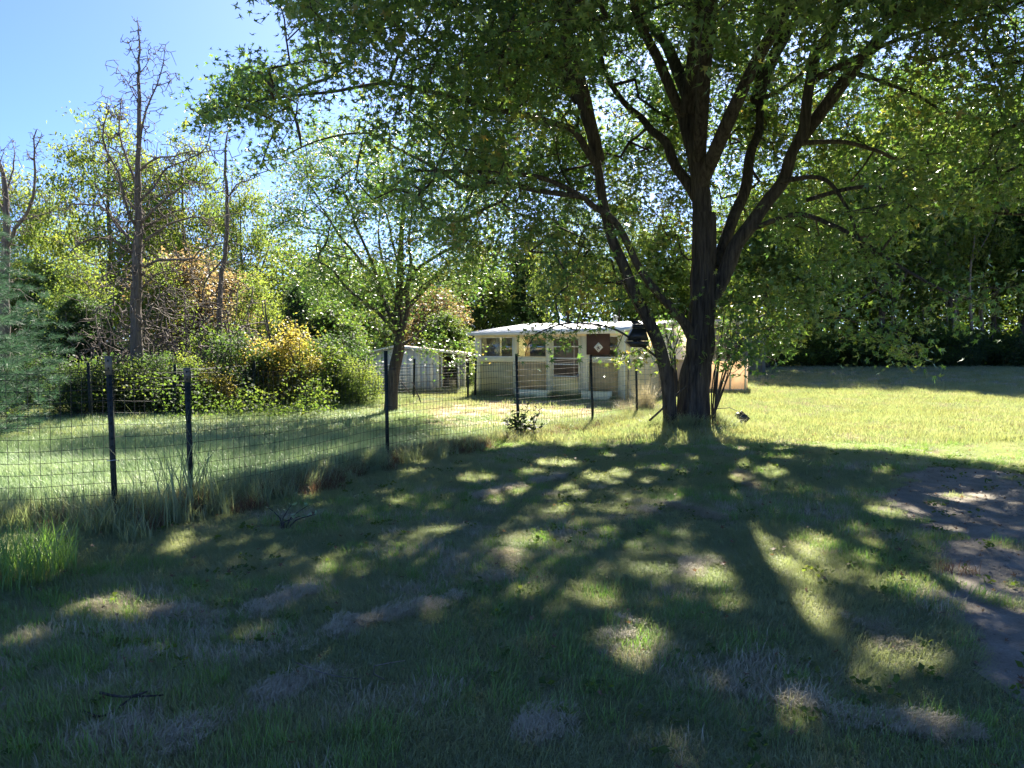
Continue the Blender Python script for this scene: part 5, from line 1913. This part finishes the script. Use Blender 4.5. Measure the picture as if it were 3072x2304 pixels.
def lay(name, label, y0, y1, step, far=False):
    x, y, rg = cells(y0, y1, step)
    k = ~blocked(x, y)
    k &= ~(in_bare(x, y) & (rg.uniform(size=len(x)) < .75))
    x, y = x[k], y[k]
    n = len(x)
    u = rg.uniform(size=n)
    n1 = noise(x * 1.1, y * 1.1, 0, 201)
    n2 = noise(x * 3.1, y * 3.1, 0, 202)
    side = x - np.interp(y, [f[1] for f in FL], [f[0] for f in FL])      # < 0: beyond the fence
    beyond = (side < -.1) & (y > 5.5) & (y < 24)
    fd_ = fence_dist(x, y)
    if not far:
        idx = np.full(n, IDX['a0'])
        idx = np.where(u < .58, IDX['a1'], idx)
        idx = np.where((u > .80) & (n1 > .45), IDX['b0'], idx)
        dry = (n2 * .6 + n1 * .4 > .62) & (u < .42)
        idx = np.where(dry, IDX['c1'], idx)
        idx = np.where((u > .965), IDX['c0'], idx)
        sd = np.zeros(n, bool)
        for l, w in SW:
            for i in range(len(l) - 1):
                sd |= seg_dist(x + .10 * (noise(x * 6, y * 6, 0, 210) - .5), y + .10 * (noise(x * 6, y * 6, 0, 211) - .5), l[i], l[i + 1]) < w * (1.5 * noise(x * 5, y * 5, 0, 212))
        idx = np.where(sd & (u < .5), IDX['c0'], idx)
        idx = np.where(beyond & (u < .75), IDX['d0'], idx)
    else:
        idx = np.where(u < .45, IDX['g0'], IDX['g1'])
        idx = np.where((n1 * .5 + n2 * .5 > .53) & (u < .5), IDX['g2'], idx)
        idx = np.where(beyond & (u < .6), IDX['d0'], idx)
        # straw-coloured ground in front of the house
        hx, hy = P(1560, 1052, 21)[0], 21
        yel = np.hypot((x - hx) / 4.2, (y - hy) / 3.2) < .75 + .5 * n1
        idx = np.where(yel & (u < .8) & ~beyond | (yel & (u < .55)), IDX['g2'], idx)
    px, py = project(np.stack([x, y, 0 * x], -1))
    mow = (noise(x * .7, y * .7, 0, 220) * .5 + .75)
    s = np.stack([rg.uniform(.8, 1.2, n), rg.uniform(.8, 1.2, n), rg.uniform(.7, 1.35, n) * mow], -1)
    s[idx == IDX['d0'], 2] *= .85
    near_f = fd_ < .28
    s[near_f, 2] *= 1.7
    rot = rg.uniform(-.6, .6, n) + 3.0 * noise(x * .5, y * .5, 0, 230) * 1.3
    tilt = rg.normal(0, .10, (n, 2))
    pts = np.stack([x, y, ground_h(x, y) - .006], -1)
    scatter(name, label, pts, idx, rot, s, tilt)
    return n


c1 = lay('lawn_grass', 'shaded shaggy lawn grass in the foreground', 1.2, 6.5, .060)
c2 = lay('lawn_grass', 'lawn grass round the maple and along the fence', 6.5, 13, .085)
c3 = lay('lawn_grass', 'sunlit mown lawn grass in the middle distance', 13, 27, .17, True)
c4 = lay('lawn_grass', 'distant mown lawn grass up to the wood', 27, 46, .34, True)
# tall unmown strip under the fence
rg = np.random.default_rng(900)
L_ = [np.hypot(FL[i + 1][0] - FL[i][0], FL[i + 1][1] - FL[i][1]) for i in range(len(FL) - 1)]
pp = []
for i in range(len(FL) - 1):
    n = int(L_[i] * 75)
    t = rg.uniform(0, 1, n)[:, None]
    a, b_ = np.array(FL[i]), np.array(FL[i + 1])
    pp.append(a + (b_ - a) * t + rg.normal(size=(n, 2)) * .22)
pp = np.concatenate(pp)
x, y = pp[:, 0], pp[:, 1]
n = len(x)
u = rg.uniform(size=n)
idx = np.where(u < .6, IDX['e0'], np.where(u < .8, IDX['f0'], IDX['a1']))
brown = noise(x * .9, y * .9, 0, 240) > .5
idx = np.where(brown & (u > .35), IDX['f0'], idx)
hgt = np.interp(y, [6, 8, 10.5, 14, 18], [.95, .85, .75, .55, .5])
s = np.stack([rg.uniform(.8, 1.2, n)] * 2 + [rg.uniform(.5, 1.1, n) * hgt], -1)
scatter('fence_grass', 'tall unmown green and brown grass under the wire fence', np.stack([x, y, ground_h(x, y)], -1), idx, rg.uniform(0, 6.28, n), s, rg.normal(0, .15, (n, 2)))
# weeds round the foot of the maple, the house and the hedge
pp = []
a = rg.uniform(0, 6.28, 150)
r_ = rg.uniform(.42, .75, 150)
pp.append(np.stack([3.5 + np.cos(a) * r_ * 1.1, 15 + np.sin(a) * r_], -1))
t = rg.uniform(0, HW, 150)
pp.append(np.stack([HA[0] + hd[0] * t - hn[0] * rg.uniform(.1, .5, 150), HA[1] + hd[1] * t - hn[1] * rg.uniform(.1, .5, 150)], -1))
t = rg.uniform(-13, -3, 900)
pp.append(np.stack([t, 17.2 + (t + 13) * .55 + rg.normal(0, .5, 900)], -1))
pp.append(np.stack([rg.uniform(-5.8, -1, 260), 27.2 + rg.normal(0, .4, 260)], -1))
pp = np.concatenate(pp)
x, y = pp[:, 0], pp[:, 1]
n = len(x)
u = rg.uniform(size=n)
scatter('weeds', 'ragged weeds at the foot of the hedge, house and maple', np.stack([x, y, ground_h(x, y)], -1), np.where(u < .6, IDX['e0'], np.where(u < .8, IDX['f0'], IDX['d0'])), rg.uniform(0, 6.28, n),
        np.stack([rg.uniform(.9, 1.4, n)] * 2 + [rg.uniform(.4, .9, n)], -1), rg.normal(0, .12, (n, 2)))

# raked straw lying in the streaks
rg = np.random.default_rng(905)
pp, rz = [], []
for l, w in SW:
    for i in range(len(l) - 1):
        a, b_ = np.array(l[i]), np.array(l[i + 1])
        L0 = np.linalg.norm(b_ - a)
        n = int(L0 * (w + .03) * 1100) + 2
        t = rg.uniform(0, 1, n)[:, None]
        q = a + (b_ - a) * t + rg.normal(size=(n, 2)) * (w * .42 + .01)
        k = rg.uniform(size=n) < np.clip(noise(q[:, 0] * 4, q[:, 1] * 4, 0, 212) * 3.2 - 1.1, 0, 1)
        q = q[k]
        pp.append(q)
        rz.append(np.full(len(q), math.atan2(b_[1] - a[1], b_[0] - a[0]) - 2.8) + rg.normal(0, .6, len(q)))
pp = np.concatenate(pp)
rz = np.concatenate(rz)
x, y = pp[:, 0], pp[:, 1]
n = len(x)
scatter('straw', 'pale dry clippings lying in long streaks on the shaded lawn', np.stack([x, y, ground_h(x, y) + rg.uniform(.012, .035, n)], -1), np.full(n, IDX['c0']), rz,
        np.stack([rg.uniform(.8, 1.3, n)] * 2 + [rg.uniform(.5, 1.0, n)], -1), rg.normal(0, .12, (n, 2)), 'straw')
# small broad-leaved weeds in the lawn
rg = np.random.default_rng(906)
cx = rg.uniform(-5, 7, 900)
cy = rg.uniform(2.3, 12, 900)
k = (np.abs(cx) < .7 * cy + .6) & (noise(cx * 1.4, cy * 1.4, 0, 260) > .5)
cx, cy = np.repeat(cx[k], 9), np.repeat(cy[k], 9)
n = len(cx)
x, y = cx + rg.normal(0, .03, n), cy + rg.normal(0, .03, n)
V, F = scatter_template(DIA_T * [1.2, 1, 1], DIA_F, np.stack([x, y, ground_h(x, y) + rg.uniform(.02, .055, n)], -1), rotmats(n, rg, rg.uniform(-.1, .7, n)), rg.uniform(.02, .05, n))
stuff(link('lawn_weeds', np_mesh('lawn_weeds', V, F), MAT['green_leaf']), 'low broad-leaved weeds growing in the shaded lawn', 'weeds')

# fallen leaves and litter on path and lawn
rg = np.random.default_rng(910)
x = rg.uniform(-6, 9, 4200)
y = rg.uniform(2.3, 14, 4200) ** 1.0
k = (np.abs(x) < .75 * y + 1) & (in_path(x, y) | (rg.uniform(size=4200) < .22))
x, y = x[k], y[k]
pos = np.stack([x, y, ground_h(x, y) + np.where(in_path(x, y), .018, .06)], -1)
n = len(pos)
V, F = scatter_template(MAPLE_T, MAPLE_F, pos, rotmats(n, rg, rg.normal(0, .3, n)), rg.uniform(.02, .045, n))
stuff(link('fallen_leaves', np_mesh('fallen_leaves', V, F), MAT['grass_brown']), 'curled dry leaves scattered on the lawn and path', 'leaf litter')
# stones on the path
rg = np.random.default_rng(911)
x = rg.uniform(pa[:, 0].min(), pa[:, 0].max(), 5200)
y = rg.uniform(pa[:, 1].min(), pa[:, 1].max(), 5200)
k = in_path(x, y)
x, y = x[k], y[k]
ico = np.array([(0, 0, 1), (.9, 0, .1), (.28, .86, .1), (-.72, .53, .1), (-.72, -.53, .1), (.28, -.86, .1), (0, 0, -.6)])
icf = [np.array([(0, 1, 2), (0, 2, 3), (0, 3, 4), (0, 4, 5), (0, 5, 1), (6, 2, 1), (6, 3, 2), (6, 4, 3), (6, 5, 4), (6, 1, 5)])]
pos = np.stack([x, y, ground_h(x, y) + .010], -1)
n = len(pos)
V, F = scatter_template(ico * [1, 1.2, .6], icf, pos, rotmats(n, rg, rg.normal(0, .2, n)), rg.uniform(.004, .016, n))
stuff(link('gravel', np_mesh('gravel', V, F), MAT['dirt']), 'small stones in the surface of the dirt path', 'gravel')
print('grass instances', c1, c2, c3, c4)
